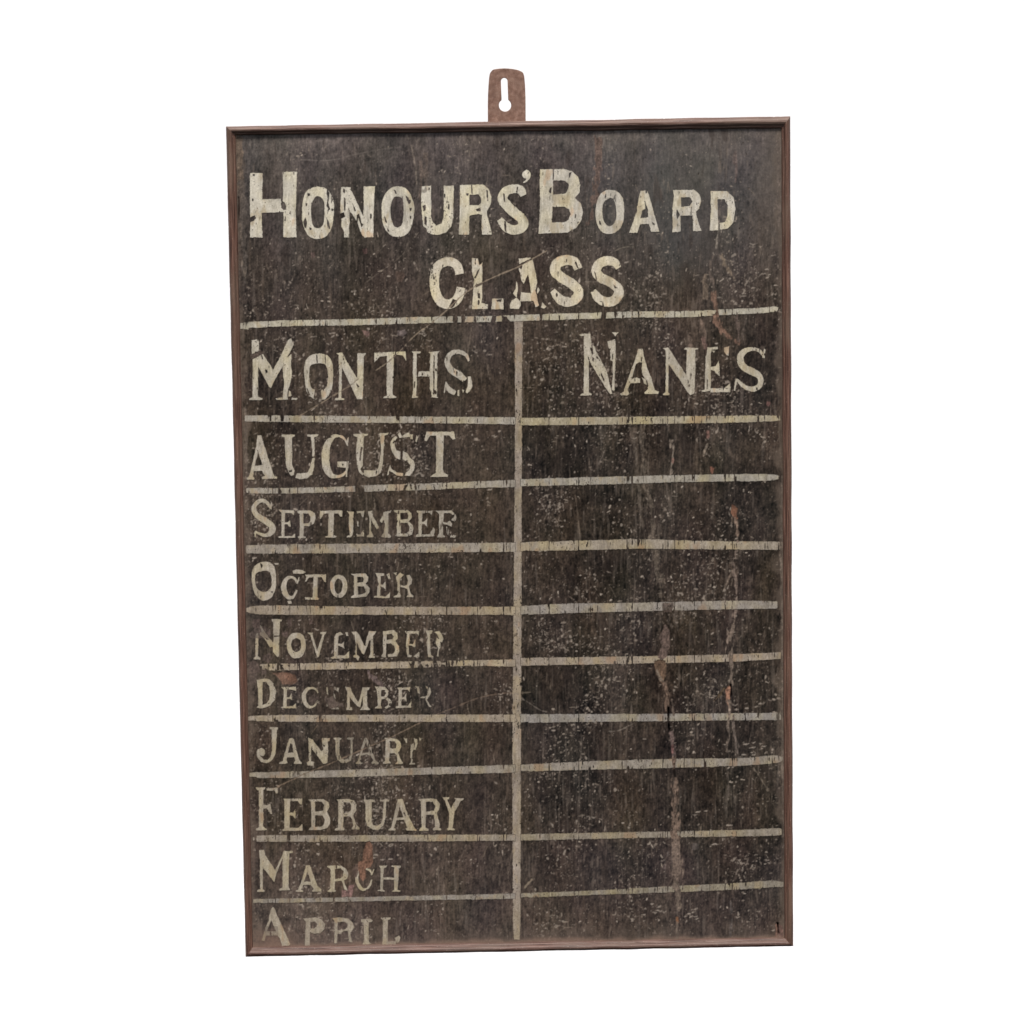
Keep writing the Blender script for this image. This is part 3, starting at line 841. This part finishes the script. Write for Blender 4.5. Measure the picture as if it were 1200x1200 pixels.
# single flecks and nicks, thrown where the board is most rubbed
cand = rng.random((26000, 2))
cu = 285 + cand[:, 0] * 628; cv = 165 + cand[:, 1] * 930
dv = dens[((cv - V0) / STEP).astype(int), ((cu - U0) / STEP).astype(int)]
keep = rng.random(len(cu)) < np.clip(.012 + .075 * (dv - .2), .006, .2)
edge_n = noise(.5, .5)
for u, v, d in zip(cu[keep], cv[keep], dv[keep]):
    L = .7 + abs(rng.normal(0, 1.0)); Wd = .45 + abs(rng.normal(0, .45))
    ang = rng.choice([rng.normal(0, .35), rng.normal(1.57, .3), rng.uniform(0, 3.14)], p=[.4, .4, .2])
    sl = window([(u, v)], L + 3)
    x, y = GU[sl] - u, GV[sl] - v
    xr = x * math.cos(ang) + y * math.sin(ang); yr = -x * math.sin(ang) + y * math.cos(ang)
    m = sstep(1.25, .75, np.sqrt((xr / L) ** 2 + (yr / Wd) ** 2) + .22 * edge_n[sl])
    k = rng.uniform(.5, 1.0)
    t = rng.uniform(-14, 14)
    if abs(u - 359) < 8 and abs(v - 832) < 7:
        continue
    blend(sl, m * k, (158 + t, 146 + t, 132 + t))
# rows of short sideways dashes, left by something dragged across
for x, y, n in ((880, 831, 6), (884, 872, 7), (877, 884, 8), (770, 1066, 9), (812, 1070, 10), (893, 1009, 4), (826, 955, 3), (838, 985, 3), (640, 1085, 5), (905, 450, 4), (740, 512, 3), (725, 312, 5), (900, 320, 6), (765, 345, 5), (870, 345, 4), (893, 290, 4), (450, 1000, 4), (500, 390, 3), (325, 391, 2), (385, 391, 3), (572, 410, 3), (885, 1075, 3), (690, 962, 3)):
    for k in range(n):
        u, v = x + rng.normal(0, 9), y + rng.normal(0, 4)
        L = rng.uniform(1.2, 3.4)
        pts = [(u - L, v + rng.normal(0, .4), .7), (u, v + rng.normal(0, .6), 1.5), (u + L, v - .4, .6)]
        sl = window(np.array(pts), 3)
        m = sstep(.5, -.4, sd_stroke(pts, GU[sl], GV[sl], False) + .3 * edge_n[sl])
        blend(sl, m * rng.uniform(.5, .9), (158, 147, 134))
# hair scratches
for k in range(240):
    u, v = rng.uniform(290, 912), rng.uniform(165, 1095)
    L = rng.uniform(4, 16); a = rng.choice([rng.normal(1.57, .18), rng.uniform(0, 3.14)], p=[.7, .3])
    pts = [(u, v, .5), (u + .5 * L * math.cos(a) + rng.normal(0, .5), v + .5 * L * math.sin(a), .8), (u + L * math.cos(a), v + L * math.sin(a), .4)]
    sl = window(np.array(pts), 3)
    m = sstep(.5, -.3, sd_stroke(pts, GU[sl], GV[sl], False) + .25 * edge_n[sl])
    blend(sl, m * rng.uniform(.25, .55), (142, 128, 112))
# dust and bare wood along the frame
e_n = noise(6, 6); e_f = noise(.8, .8)
iu = np.interp(GV[:, 0], [158, 1110], [276.5, 296.5])[:, None]
io = np.interp(GV[:, 0], [150, 1098], [915.5, 919])[:, None]
ib = np.interp(GU[0], [296, 919], [1109, 1098.5])[None, :]
dl, dr, db = GU - iu, io - GU, ib - GV
blend(full, np.clip(sstep(9, 1, dl + 2.5 * e_n) * .55 + .12 * e_f * (dl < 9), 0, 1), (106, 93, 82))
blend(full, np.clip(sstep(10, 1, dr + 3 * e_n) * .6, 0, 1), (102, 90, 79))
blend(full, np.clip(np.exp(-((GU - 905) / 22) ** 2 - ((GV - 205) / 75) ** 2) * .5 + .04 * e_f, 0, .6) * (GV < 420) * (GU > 840), (103, 94, 85))
blend(full, np.clip(sstep(22, 2, db + 5 * e_n) * .42, 0, 1), (100, 88, 79))
blend(full, np.clip(sstep(6, 0, db + 1.2 * e_n) * .7, 0, 1), (128, 106, 93))
blend(full, np.clip(np.exp(-((GU - 318) / 26) ** 2 - ((GV - 1103) / 13) ** 2) * .75 + .05 * e_f, 0, .8) * (db > -5) * (GV > 1070), (120, 98, 86))
P0 = P.copy()          # the paint under the letters, before the later damage

CUT = np.zeros((NV, NU), np.float32)       # where later damage has taken the lettering too
DEPTH = np.zeros((NV, NU), np.float32)
rag = noise(.8, 2.2)
for line in WEAR.strip().splitlines():
    k, col, a, cut, dep, *pt = line.split()
    a, cut, dep = float(a), int(cut), float(dep)
    col = np.array([float(c) for c in col.split(',')])
    if k != 'k':
        col = (.72 * col + .28 * col.mean()) * (.88 if a >= .6 else 1.0)
    pts = np.array([[float(c) for c in p.split(',')] for p in pt])
    if k == 's':
        a = min(.95, a * 1.18)
        pts[:, 2] *= np.where(pts[:, 2] > 3.5, .9, 1.12)
        pts = spline(pts)
        sl = window(pts, pts[:, 2].max() * .5 + 5)
        d = sd_stroke(pts, GU[sl], GV[sl], False)
        wmax = pts[:, 2].max()
        m = sstep(.8, -.6, d + min(1.4, .18 * wmax + .3) * rag[sl])
        if a < .6:
            m = sstep(.8, -wmax * .35, d + .25 * wmax * rag[sl])
    else:
        sl = window(pts, 5)
        d = sd_poly(pts, GU[sl], GV[sl])
        m = sstep(.6, -.5, d + (.3 if k == 'p' else .12) * rag[sl])
    t = (1 + .07 * edge_n[sl] + .06 * grain[sl] / 5)[..., None] if k != 'k' else 1.0
    av = (m * a)[..., None]
    P[sl] = P[sl] * (1 - av) + av * np.asarray(col, np.float32) * t
    if cut:
        CUT[sl] = np.maximum(CUT[sl], m * min(1, a * 1.1))
    DEPTH[sl] = np.maximum(DEPTH[sl], m * dep)
for line in SCRATCH.strip().splitlines():
    col, a, cut, w, *pt = line.split()
    a, w = float(a), float(w)
    pts = spline([[float(c) for c in p.split(',')] for p in pt])
    pts = np.column_stack([pts, w * (1 + .3 * np.sin(np.arange(len(pts)) * 1.7))])
    sl = window(pts, 4)
    m = sstep(.45, -.35, sd_stroke(pts, GU[sl], GV[sl], False) + .25 * rag[sl])
    blend(sl, m * a, [float(c) for c in col.split(',')])
    if int(cut):
        CUT[sl] = np.maximum(CUT[sl], m * .8)
    DEPTH[sl] = np.maximum(DEPTH[sl], m * .12)
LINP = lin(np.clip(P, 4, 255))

# ------------------------------------------------------------------ materials


def nodes(mat):
    mat.use_nodes = True
    nt = mat.node_tree
    b = nt.nodes['Principled BSDF']
    return nt, b


def painted_material(name, rough, spec, bump, scale):
    m = bpy.data.materials.new(name)
    nt, b = nodes(m)
    at = nt.nodes.new('ShaderNodeAttribute'); at.attribute_name = 'tone'
    tc = nt.nodes.new('ShaderNodeTexCoord')
    mp = nt.nodes.new('ShaderNodeMapping'); mp.inputs['Scale'].default_value = scale
    n1 = nt.nodes.new('ShaderNodeTexNoise'); n1.inputs['Scale'].default_value = 1.0; n1.inputs['Detail'].default_value = 6.0
    nt.links.new(tc.outputs['Object'], mp.inputs['Vector'])
    nt.links.new(mp.outputs[0], n1.inputs['Vector'])
    mr = nt.nodes.new('ShaderNodeMapRange')
    mr.inputs['From Min'].default_value = .25; mr.inputs['From Max'].default_value = .75
    mr.inputs['To Min'].default_value = .9; mr.inputs['To Max'].default_value = 1.1
    nt.links.new(n1.outputs[0], mr.inputs['Value'])
    mx = nt.nodes.new('ShaderNodeVectorMath'); mx.operation = 'SCALE'
    nt.links.new(at.outputs['Color'], mx.inputs[0]); nt.links.new(mr.outputs[0], mx.inputs['Scale'])
    nt.links.new(mx.outputs[0], b.inputs['Base Color'])
    bp = nt.nodes.new('ShaderNodeBump'); bp.inputs['Strength'].default_value = bump; bp.inputs['Distance'].default_value = .0006
    nt.links.new(n1.outputs[0], bp.inputs['Height']); nt.links.new(bp.outputs[0], b.inputs['Normal'])
    b.inputs['Roughness'].default_value = rough
    b.inputs['Specular IOR Level'].default_value = spec
    return m


M_BOARD = painted_material('worn_black_board_paint', .9, .08, .3, (420, 420, 160))
M_PAINT = painted_material('aged_cream_paint', .8, .15, .25, (600, 600, 250))


def wood_material(name, dark, mid, light, dust, scales=((22, 900, 900), (14, 60, 60), (420, 620, 620))):
    m = bpy.data.materials.new(name)
    nt, b = nodes(m)
    at = nt.nodes.new('ShaderNodeAttribute'); at.attribute_name = 'grain'

    def nz(scale, detail, sc3):
        mp = nt.nodes.new('ShaderNodeMapping'); mp.inputs['Scale'].default_value = sc3
        n = nt.nodes.new('ShaderNodeTexNoise'); n.inputs['Scale'].default_value = scale; n.inputs['Detail'].default_value = detail
        nt.links.new(at.outputs['Vector'], mp.inputs['Vector']); nt.links.new(mp.outputs[0], n.inputs['Vector'])
        return n
    fine = nz(1.0, 5.0, scales[0])
    patch = nz(1.0, 3.0, scales[1])
    speck = nz(1.0, 2.0, scales[2])
    cr = nt.nodes.new('ShaderNodeValToRGB')
    e = cr.color_ramp.elements
    e[0].position = .37; e[0].color = (*lin(dark), 1)
    e[1].position = .65; e[1].color = (*lin(light), 1)
    em = e.new(.5); em.color = (*lin(mid), 1)
    nt.links.new(fine.outputs[0], cr.inputs[0])
    mixd = nt.nodes.new('ShaderNodeMix'); mixd.data_type = 'RGBA'
    r1 = nt.nodes.new('ShaderNodeMapRange'); r1.inputs['From Min'].default_value = .46; r1.inputs['From Max'].default_value = .66; r1.inputs['To Max'].default_value = .7
    nt.links.new(patch.outputs[0], r1.inputs['Value']); nt.links.new(r1.outputs[0], mixd.inputs['Factor'])
    nt.links.new(cr.outputs[0], mixd.inputs['A']); mixd.inputs['B'].default_value = (*lin(dust), 1)
    mixs = nt.nodes.new('ShaderNodeMix'); mixs.data_type = 'RGBA'
    r2 = nt.nodes.new('ShaderNodeMapRange'); r2.inputs['From Min'].default_value = .64; r2.inputs['From Max'].default_value = .72; r2.inputs['To Max'].default_value = .6
    nt.links.new(speck.outputs[0], r2.inputs['Value']); nt.links.new(r2.outputs[0], mixs.inputs['Factor'])
    nt.links.new(mixd.outputs['Result'], mixs.inputs['A']); mixs.inputs['B'].default_value = (*lin((158, 138, 124)), 1)
    nt.links.new(mixs.outputs['Result'], b.inputs['Base Color'])
    bp = nt.nodes.new('ShaderNodeBump'); bp.inputs['Strength'].default_value = .9; bp.inputs['Distance'].default_value = .0006
    nt.links.new(fine.outputs[0], bp.inputs['Height']); nt.links.new(bp.outputs[0], b.inputs['Normal'])
    b.inputs['Roughness'].default_value = .5
    b.inputs['Specular IOR Level'].default_value = .35
    return m


M_WOOD = wood_material('weathered_brown_wood', (80, 58, 49), (112, 87, 76), (141, 116, 104), (120, 101, 89))
M_WOODR = wood_material('weathered_red_brown_wood', (66, 44, 36), (97, 69, 57), (124, 94, 80), (108, 88, 74))
M_WOODB = wood_material('dull_brown_wood', (66, 46, 40), (96, 71, 62), (121, 95, 85), (104, 86, 76))
M_METAL = wood_material('rust_brown_painted_iron', (112, 82, 68), (130, 99, 84), (146, 116, 100), (120, 92, 78), ((220, 220, 220), (60, 60, 60), (900, 900, 900)))


# ------------------------------------------------------------------ the board
board = bpy.data.objects.new('honours_board', None)
C.objects.link(board)
board.location = (0, 0, 1.0)
board.rotation_euler = (R(90), 0, 0)          # own x right, y up, z out of the face
board['label'] = 'old black painted wooden honours board with cream hand lettering, thin brown frame and hanging plate'
board['category'] = 'sign board'
board.empty_display_size = .1

OUT = np.array([(-0.32317, 0.97145), (0.32413, 0.97409), (0.32315, 0.00141), (-0.32444, 0.00075)])     # TL TR BR BL
INN = np.array([(-0.31209, 0.96135), (0.31375, 0.9604), (0.31256, 0.01188), (-0.31545, 0.01235)])

# panel: one sheet with its dents and splits, closed by sides and a back
MID = INN + (OUT - INN) * .35
nx, ny = 830, 1240
s, t = np.meshgrid(np.linspace(0, 1, nx), np.linspace(0, 1, ny))
XY = (((1 - s) * (1 - t))[..., None] * MID[0] + (s * (1 - t))[..., None] * MID[1] + (s * t)[..., None] * MID[2] + ((1 - s) * t)[..., None] * MID[3])
pu, pv = to_grid(XY[..., 0], XY[..., 1])


def sample(F, u, v):
    x = np.clip((u - U0) / STEP, 0, NU - 1.001); y = np.clip((v - V0) / STEP, 0, NV - 1.001)
    i, j = x.astype(int), y.astype(int)
    fx_, fy_ = x - i, y - j
    if F.ndim == 3:
        fx_, fy_ = fx_[..., None], fy_[..., None]
    return (F[j, i] * (1 - fx_) * (1 - fy_) + F[j, i + 1] * fx_ * (1 - fy_) + F[j + 1, i] * (1 - fx_) * fy_ + F[j + 1, i + 1] * fx_ * fy_)


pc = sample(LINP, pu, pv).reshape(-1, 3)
pz = -sample(DEPTH, pu, pv) * .001
co = np.column_stack([XY.reshape(-1, 2), pz.ravel()])
idx = np.arange(nx * ny).reshape(ny, nx)
q = np.stack([idx[1:, :-1], idx[1:, 1:], idx[:-1, 1:], idx[:-1, :-1]], -1).reshape(-1, 4)
nb = len(co)
ring = np.array([[*MID[k], z] for z in (0.0, -.012) for k in range(4)])
co = np.vstack([co, ring])
pc = np.vstack([pc, np.tile(lin((70, 56, 46)), (8, 1))])
extra = [[nb + 4, nb + 5, nb + 6, nb + 7]] + [[nb + k, nb + (k + 1) % 4, nb + 4 + (k + 1) % 4, nb + 4 + k] for k in range(4)]
q = np.vstack([q, extra])
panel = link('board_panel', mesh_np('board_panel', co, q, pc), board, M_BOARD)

# frame: four mitred rails, rounded ridge outside and a small bead inside
PROF = [(0.0, -.016), (0.0, .0010), (.03, .0026), (.09, .0041), (.18, .0054), (.3, .0063), (.42, .0066), (.54, .0063), (.65, .0053), (.72, .0041), (.755, .0033), (.79, .0032), (.85, .0030), (.92, .0021), (.97, .0008), (1.0, -.0006), (1.0, -.016)]
for k, mat in ((0, M_WOOD), (1, M_WOODR), (2, M_WOODB), (3, M_WOODR)):
    a0, a1, b0, b1 = OUT[k], OUT[(k + 1) % 4], INN[k], INN[(k + 1) % 4]
    n = 420 if k % 2 == 0 else 620
    wob = np.zeros((n, 3))
    for i in range(5):
        ph = rng.uniform(0, 6.28, 3); fq = rng.uniform(1.5, 14)
        wob += np.sin(np.linspace(0, fq * 6.28, n)[:, None] + ph) * np.array([.00012, .00012, .0001]) / (1 + .2 * i)
    wob *= np.sin(np.linspace(0, math.pi, n))[:, None] ** .3
    L = np.linalg.norm(a1 - a0)
    pts, vec = [], []
    acc = 0
    for pi, (tt, z) in enumerate(PROF):
        e0, e1 = a0 + (b0 - a0) * tt, a1 + (b1 - a1) * tt
        f = np.linspace(0, 1, n)[:, None]
        xy = e0 * (1 - f) + e1 * f
        if pi:
            acc += math.hypot((tt - PROF[pi - 1][0]) * .0105, z - PROF[pi - 1][1])
        soft_w = 1.0 if 0 < pi < len(PROF) - 1 else 0
        nick = np.convolve(rng.normal(0, 1, n), np.ones(3) / 3, 'same') * .00010 - .0005 * (rng.random(n) < .02)
        inward = (b0 - a0) / np.linalg.norm(b0 - a0) if k % 2 else np.array([0, -1.0 if k == 0 else 1.0])
        if 1 <= pi <= 3:
            xy = xy + np.abs(nick)[:, None] * inward * (f > .01) * (f < .99)
        pts.append(np.column_stack([xy[:, 0] + wob[:, 0] * soft_w, xy[:, 1] + wob[:, 1] * soft_w, np.full(n, z) + (wob[:, 2] + nick) * soft_w]))
        vec.append(np.column_stack([f[:, 0] * L + k * 3.7, np.full(n, acc), np.full(n, k * 1.3)]))
    m_ = len(PROF)
    ii = np.arange(m_ * n).reshape(m_, n)
    qq = np.stack([ii[:-1, :-1], ii[1:, :-1], ii[1:, 1:], ii[:-1, 1:]], -1).reshape(-1, 4)
    back = np.stack([ii[-1, :-1], ii[0, :-1], ii[0, 1:], ii[-1, 1:]], -1)
    me = mesh_np('frame_rail', np.vstack(pts), np.vstack([qq, back]), vec=np.vstack(vec))
    me.polygons.foreach_set('use_smooth', np.ones(len(me.polygons), bool))
    rail = link('frame_rail', me, board, mat)
    if k % 2:
        rail['label'] = 'upright red brown frame rail'

# hanging plate with its keyhole slot
PL = [(-0.02336, 0.950), (-0.023, 0.99099), (-0.02227, 1.00875), (-0.02068, 1.02471), (-0.0188, 1.02957), (-0.01472, 1.03244), (-0.00304, 1.03335), (0.00861, 1.03212), (0.01576, 1.02972), (0.01885, 1.02595), (0.02004, 1.01528), (0.02053, 0.99928), (0.02007, 0.950)]
outer = [PL[0]] + [tuple(p) for p in spline(PL[1:-1], n=6)] + [PL[-1]]
kt, kb, r1, r2 = (-0.0037, 1.01875), (-0.0032, 0.9914), .0038, .0071
key = [(kt[0] + r1 * math.cos(a), kt[1] + r1 * math.sin(a)) for a in np.linspace(-.1, math.pi + .1, 15)]
a0 = math.asin(r1 / r2)
key += [(kb[0] + r2 * math.sin(a), kb[1] + r2 * math.cos(a)) for a in np.linspace(-a0, -(2 * math.pi - a0), 30)]
cu_ = bpy.data.curves.new('hanger_plate', 'CURVE')
cu_.dimensions = '2D'; cu_.fill_mode = 'BOTH'
cu_.extrude = .0008; cu_.bevel_depth = .0005; cu_.bevel_resolution = 2; cu_.offset = -.0005
for pts in (outer, key):
    sp = cu_.splines.new('POLY'); sp.points.add(len(pts) - 1); sp.use_cyclic_u = True
    for p_, (x, y) in zip(sp.points, pts):
        p_.co = (x, y, 0, 1)
tmp = bpy.data.objects.new('tmp', cu_); C.objects.link(tmp)
dg = bpy.context.evaluated_depsgraph_get()
pm = bpy.data.meshes.new_from_object(tmp.evaluated_get(dg))
bpy.data.objects.remove(tmp)
pm.name = 'hanger_plate'
va = np.zeros(len(pm.vertices) * 3, np.float32); pm.vertices.foreach_get('co', va)
va = va.reshape(-1, 3)
ga = pm.attributes.new('grain', 'FLOAT_VECTOR', 'POINT')
ga.data.foreach_set('vector', np.ascontiguousarray(va * [1, .8, 1] + [9, 2, 5], np.float32).ravel())
plate = link('hanger_plate', pm, board, M_METAL)
plate.location = (0, 0, -.006)
plate['label'] = 'brown iron hanging plate with a keyhole slot'

# ------------------------------------------------------------------ painting the words and lines
print('lettering')
USED = np.zeros((NV - 1, NU - 1), bool)
chipA = noise(.55, 1.9)
chipB = noise(1.1, 2.4)
patchy = noise(6, 9)
edgeN = noise(.7, .9)
yel = noise(5, 7); yel2 = noise(1.6, 4)
brush = noise(.6, 3.0)
pep = noise(.5, .55)


def parse(txt):
    ox = oy = 0.0; sc = 1.0
    for ln in txt.strip().splitlines():
        w = ln.split()
        if w[0] == '@':
            ox, oy, sc = float(w[1]), float(w[2]), float(w[3]); continue
        pts = np.array([[float(c) for c in p.split(',')] for p in w[1:]])
        pts[:, 0] = ox + pts[:, 0] / sc; pts[:, 1] = oy + pts[:, 1] / sc
        if pts.shape[1] == 3:
            pts[:, 2] /= sc
        yield w[0], pts


def coverage(shapes):
    shapes = list(shapes)
    allp = np.vstack([p[:, :2] for _, p in shapes])
    sl = window(allp, 7)
    X, Y = GU[sl], GV[sl]
    D = np.full(X.shape, 9.0, np.float32)
    for k, p in shapes:
        w2 = window(p, 5 + (p[:, 2].max() if p.shape[1] == 3 else 0))
        r = slice(max(w2[0].start, sl[0].start) - sl[0].start, min(w2[0].stop, sl[0].stop) - sl[0].start)
        c = slice(max(w2[1].start, sl[1].start) - sl[1].start, min(w2[1].stop, sl[1].stop) - sl[1].start)
        x, y = X[r, c], Y[r, c]
        if k in 'ph':
            d = sd_poly(p, x, y)
        elif k in 'cd':
            d = sd_poly(spline(p, True), x, y)
        else:
            d = sd_stroke(spline(p), x, y)
        D[r, c] = np.minimum(D[r, c], d) if k in 'pcs' else np.maximum(D[r, c], -d)
    return sl, D


def paint(name, sl, D, color, alpha, chip, label, ticks=False, z=.0003):
    cov = sstep(.55, -.45, D + .16 * edgeN[sl])
    thr = 2.75 - .55 * chip - .35 * patchy[sl]
    lost = sstep(thr, thr + .4, chipA[sl]) * .9
    lost = np.maximum(lost, sstep(2.85 - .4 * chip, 3.2 - .4 * chip, chipB[sl]))
    lost = np.maximum(lost, sstep(2.0, 2.6, pep[sl] + .45 * patchy[sl] + .5 * (chip - .35)) * .75)
    # paint lifts first along its edges
    lost = np.maximum(lost, sstep(1.5, 2.2, chipB[sl] + .4 * chip) * sstep(-1.0, -.1, D) * .45)
    X, Y = GU[sl], GV[sl]
    al = np.full(X.shape, alpha, np.float32)
    for x0, y0, x1, y1, a in FAINT:
        al = np.where((X > x0) & (X < x1) & (Y > y0) & (Y < y1), np.minimum(al, a), al)
    al = al * (1 + .05 * brush[sl] + .06 * np.minimum(patchy[sl], 0) * (1 + chip))
    lost = np.where(al < .85 * alpha, np.maximum(lost, sstep(1.4, 2.1, chipA[sl]) * .8), lost)
    if ticks:                                   # upright cracks through the ruled lines
        tk = sstep(1.75, 2.35, np.repeat(TICK[None, sl[1]], X.shape[0], 0) + .75 * chipB[sl] + .4 * (chip - .4))
        lost = np.maximum(lost, tk * .9)
    cov = np.clip(cov * (1 - lost) * (1 - CUT[sl]) * np.clip(al, 0, 1), 0, 1)
    yy = np.maximum(yel[sl], -.5)
    c = np.asarray(color, np.float32) + np.stack([yy * 2.4, yy * 1.4, -yy * 3.2], -1) + (brush[sl] * 2.0 + yel2[sl] * 2.4 + edgeN[sl] * 4.0 + pep[sl] * 4.5)[..., None]
    pink = sstep(1.3 if name == 'ruled_line' else 1.7, 2.6, np.roll(yel, 300, 0)[sl] + .5 * yel2[sl])[..., None]
    c = c * (1 - .5 * pink) + .5 * pink * (np.asarray(color, np.float32) * [1.0, .86, .74])
    stain = sstep(.9, 2.2, np.roll(yel, (211, 457), (0, 1))[sl] + .6 * np.roll(yel2, 90, 1)[sl] + .3 * pep[sl])[..., None] * .42
    c = c * (1 - stain) + stain * np.array([158, 140, 108], np.float32)
    col = LINP[sl] * (1 - cov[..., None]) + lin(np.clip(c, 0, 255)) * cov[..., None]
    mean = .25 * (cov[1:, 1:] + cov[:-1, 1:] + cov[1:, :-1] + cov[:-1, :-1])
    us = USED[sl[0].start:sl[0].stop - 1, sl[1].start:sl[1].stop - 1]
    keep = (mean > .10) & ~us
    us |= keep
    j, i = np.nonzero(keep)
    w = cov.shape[1]
    quad = np.stack([(j + 1) * w + i, (j + 1) * w + i + 1, j * w + i + 1, j * w + i], -1)
    uq, inv = np.unique(quad.ravel(), return_inverse=True)
    xb, yb = to_board(X.ravel()[uq].astype(float), Y.ravel()[uq].astype(float))
    cz = z - DEPTH[sl].ravel()[uq] * .001
    me = mesh_np(name, np.column_stack([xb, yb, cz]), inv.reshape(-1, 4), col.reshape(-1, 3)[uq])
    o = link(name, me, board, M_PAINT)
    if label:
        o['label'] = label
    return o


TICK = rng.standard_normal(NU).astype(np.float32)
TICK = np.convolve(TICK, [.25, .5, .25], 'same'); TICK /= TICK.std()

TXT = {'HONOURS': "word HONOURS' in large cream block letters", 'BOARD': 'word BOARD in large cream block letters', 'CLASS': 'word CLASS in cream block letters'}
for wd, txt in WORDS.items():
    sl, D = coverage(parse(txt))
    col, al, ch = WORD_STYLE[wd]
    paint('painted_word', sl, D, col, al, ch, TXT.get(wd, 'word ' + wd + ' in cream serif letters'))

gaps = [p for _, p in parse(GAPS)]


def band(rows, horizontal=True):
    r = np.array(rows)
    m = np.column_stack([r[:, 0], r[:, 1:].mean(1), r[:, 2] - r[:, 1]])
    if not horizontal:
        m = m[:, [1, 0, 2]]
    allp = np.column_stack([m[:, 0], m[:, 1]])
    sl = window(allp, 9)
    X, Y = GU[sl], GV[sl]
    A, B_ = (X, Y) if horizontal else (Y, X)
    xs = np.linspace(r[0, 0], r[-1, 0], 200)
    rr = spline(r, n=10)
    lo = np.interp(A[0] if horizontal else A[:, 0], rr[:, 0], rr[:, 1]); hi = np.interp(A[0] if horizontal else A[:, 0], rr[:, 0], rr[:, 2])
    wob = np.cumsum(rng.normal(0, .05, len(lo))); wob -= np.convolve(wob, np.ones(61) / 61, 'same')
    lo = lo + wob; hi = hi + np.roll(wob, 37)
    if horizontal:
        D = np.maximum(lo[None] - B_, B_ - hi[None])
    else:
        D = np.maximum(lo[:, None] - B_, B_ - hi[:, None])
    D = np.maximum(D, np.maximum(r[0, 0] - A, A - r[-1, 0])).astype(np.float32)
    for p in gaps:
        w2 = window(p, 3)
        if w2[0].start < sl[0].stop and w2[0].stop > sl[0].start and w2[1].start < sl[1].stop and w2[1].stop > sl[1].start:
            rs = slice(max(w2[0].start, sl[0].start) - sl[0].start, min(w2[0].stop, sl[0].stop) - sl[0].start)
            cs = slice(max(w2[1].start, sl[1].start) - sl[1].start, min(w2[1].stop, sl[1].stop) - sl[1].start)
            D[rs, cs] = np.maximum(D[rs, cs], -sd_poly(p, X[rs, cs], Y[rs, cs]))
    return sl, D


for kind, col, ch, rows in RULES:
    sl, D = band(rows)
    paint('ruled_line', sl, D, np.asarray(col) * .95 + [-2, 0, 5] + rng.normal(0, 3) * np.array([1, .3, -.8]), .93, ch + .15, None, ticks=True)
sl, D = band(DIVIDER[2], False)
paint('ruled_line', sl, D, np.asarray(DIVIDER[0]) * .94 + [0, 0, 3], .9, 1.0, 'upright ruled line between the two columns')

# ------------------------------------------------------------------ plain white backdrop far behind the board
bm = bmesh.new()
prof = [(-14.0, -3.2)] + [(4.0 + 2.2 * math.sin(a), -1.0 - 2.2 * math.cos(a)) for a in np.linspace(0, math.pi / 2, 14)] + [(6.2, 11.0)]
prof = prof[1:]
rows_ = [[bm.verts.new((x, y, z)) for x in np.linspace(-11, 11, 9)] for y, z in prof]
for a, b_ in zip(rows_[:-1], rows_[1:]):
    for i in range(8):
        bm.faces.new((a[i], a[i + 1], b_[i + 1], b_[i]))
me = bpy.data.meshes.new('backdrop'); bm.to_mesh(me); bm.free()
for p_ in me.polygons:
    p_.use_smooth = True
mw = bpy.data.materials.new('white_backdrop_paint')
nt, b = nodes(mw)
nz = nt.nodes.new('ShaderNodeTexNoise'); nz.inputs['Scale'].default_value = 3.0
rp = nt.nodes.new('ShaderNodeMapRange'); rp.inputs['To Min'].default_value = .9; rp.inputs['To Max'].default_value = .93
cb = nt.nodes.new('ShaderNodeCombineColor')
nt.links.new(nz.outputs[0], rp.inputs['Value'])
for i in range(3):
    nt.links.new(rp.outputs[0], cb.inputs[i])
nt.links.new(cb.outputs[0], b.inputs['Base Color'])
b.inputs['Roughness'].default_value = 1.0
b.inputs['Specular IOR Level'].default_value = 0.0
back = link('backdrop', me, None, mw)
back['kind'] = 'structure'
back['label'] = 'plain bright white backdrop behind the board'
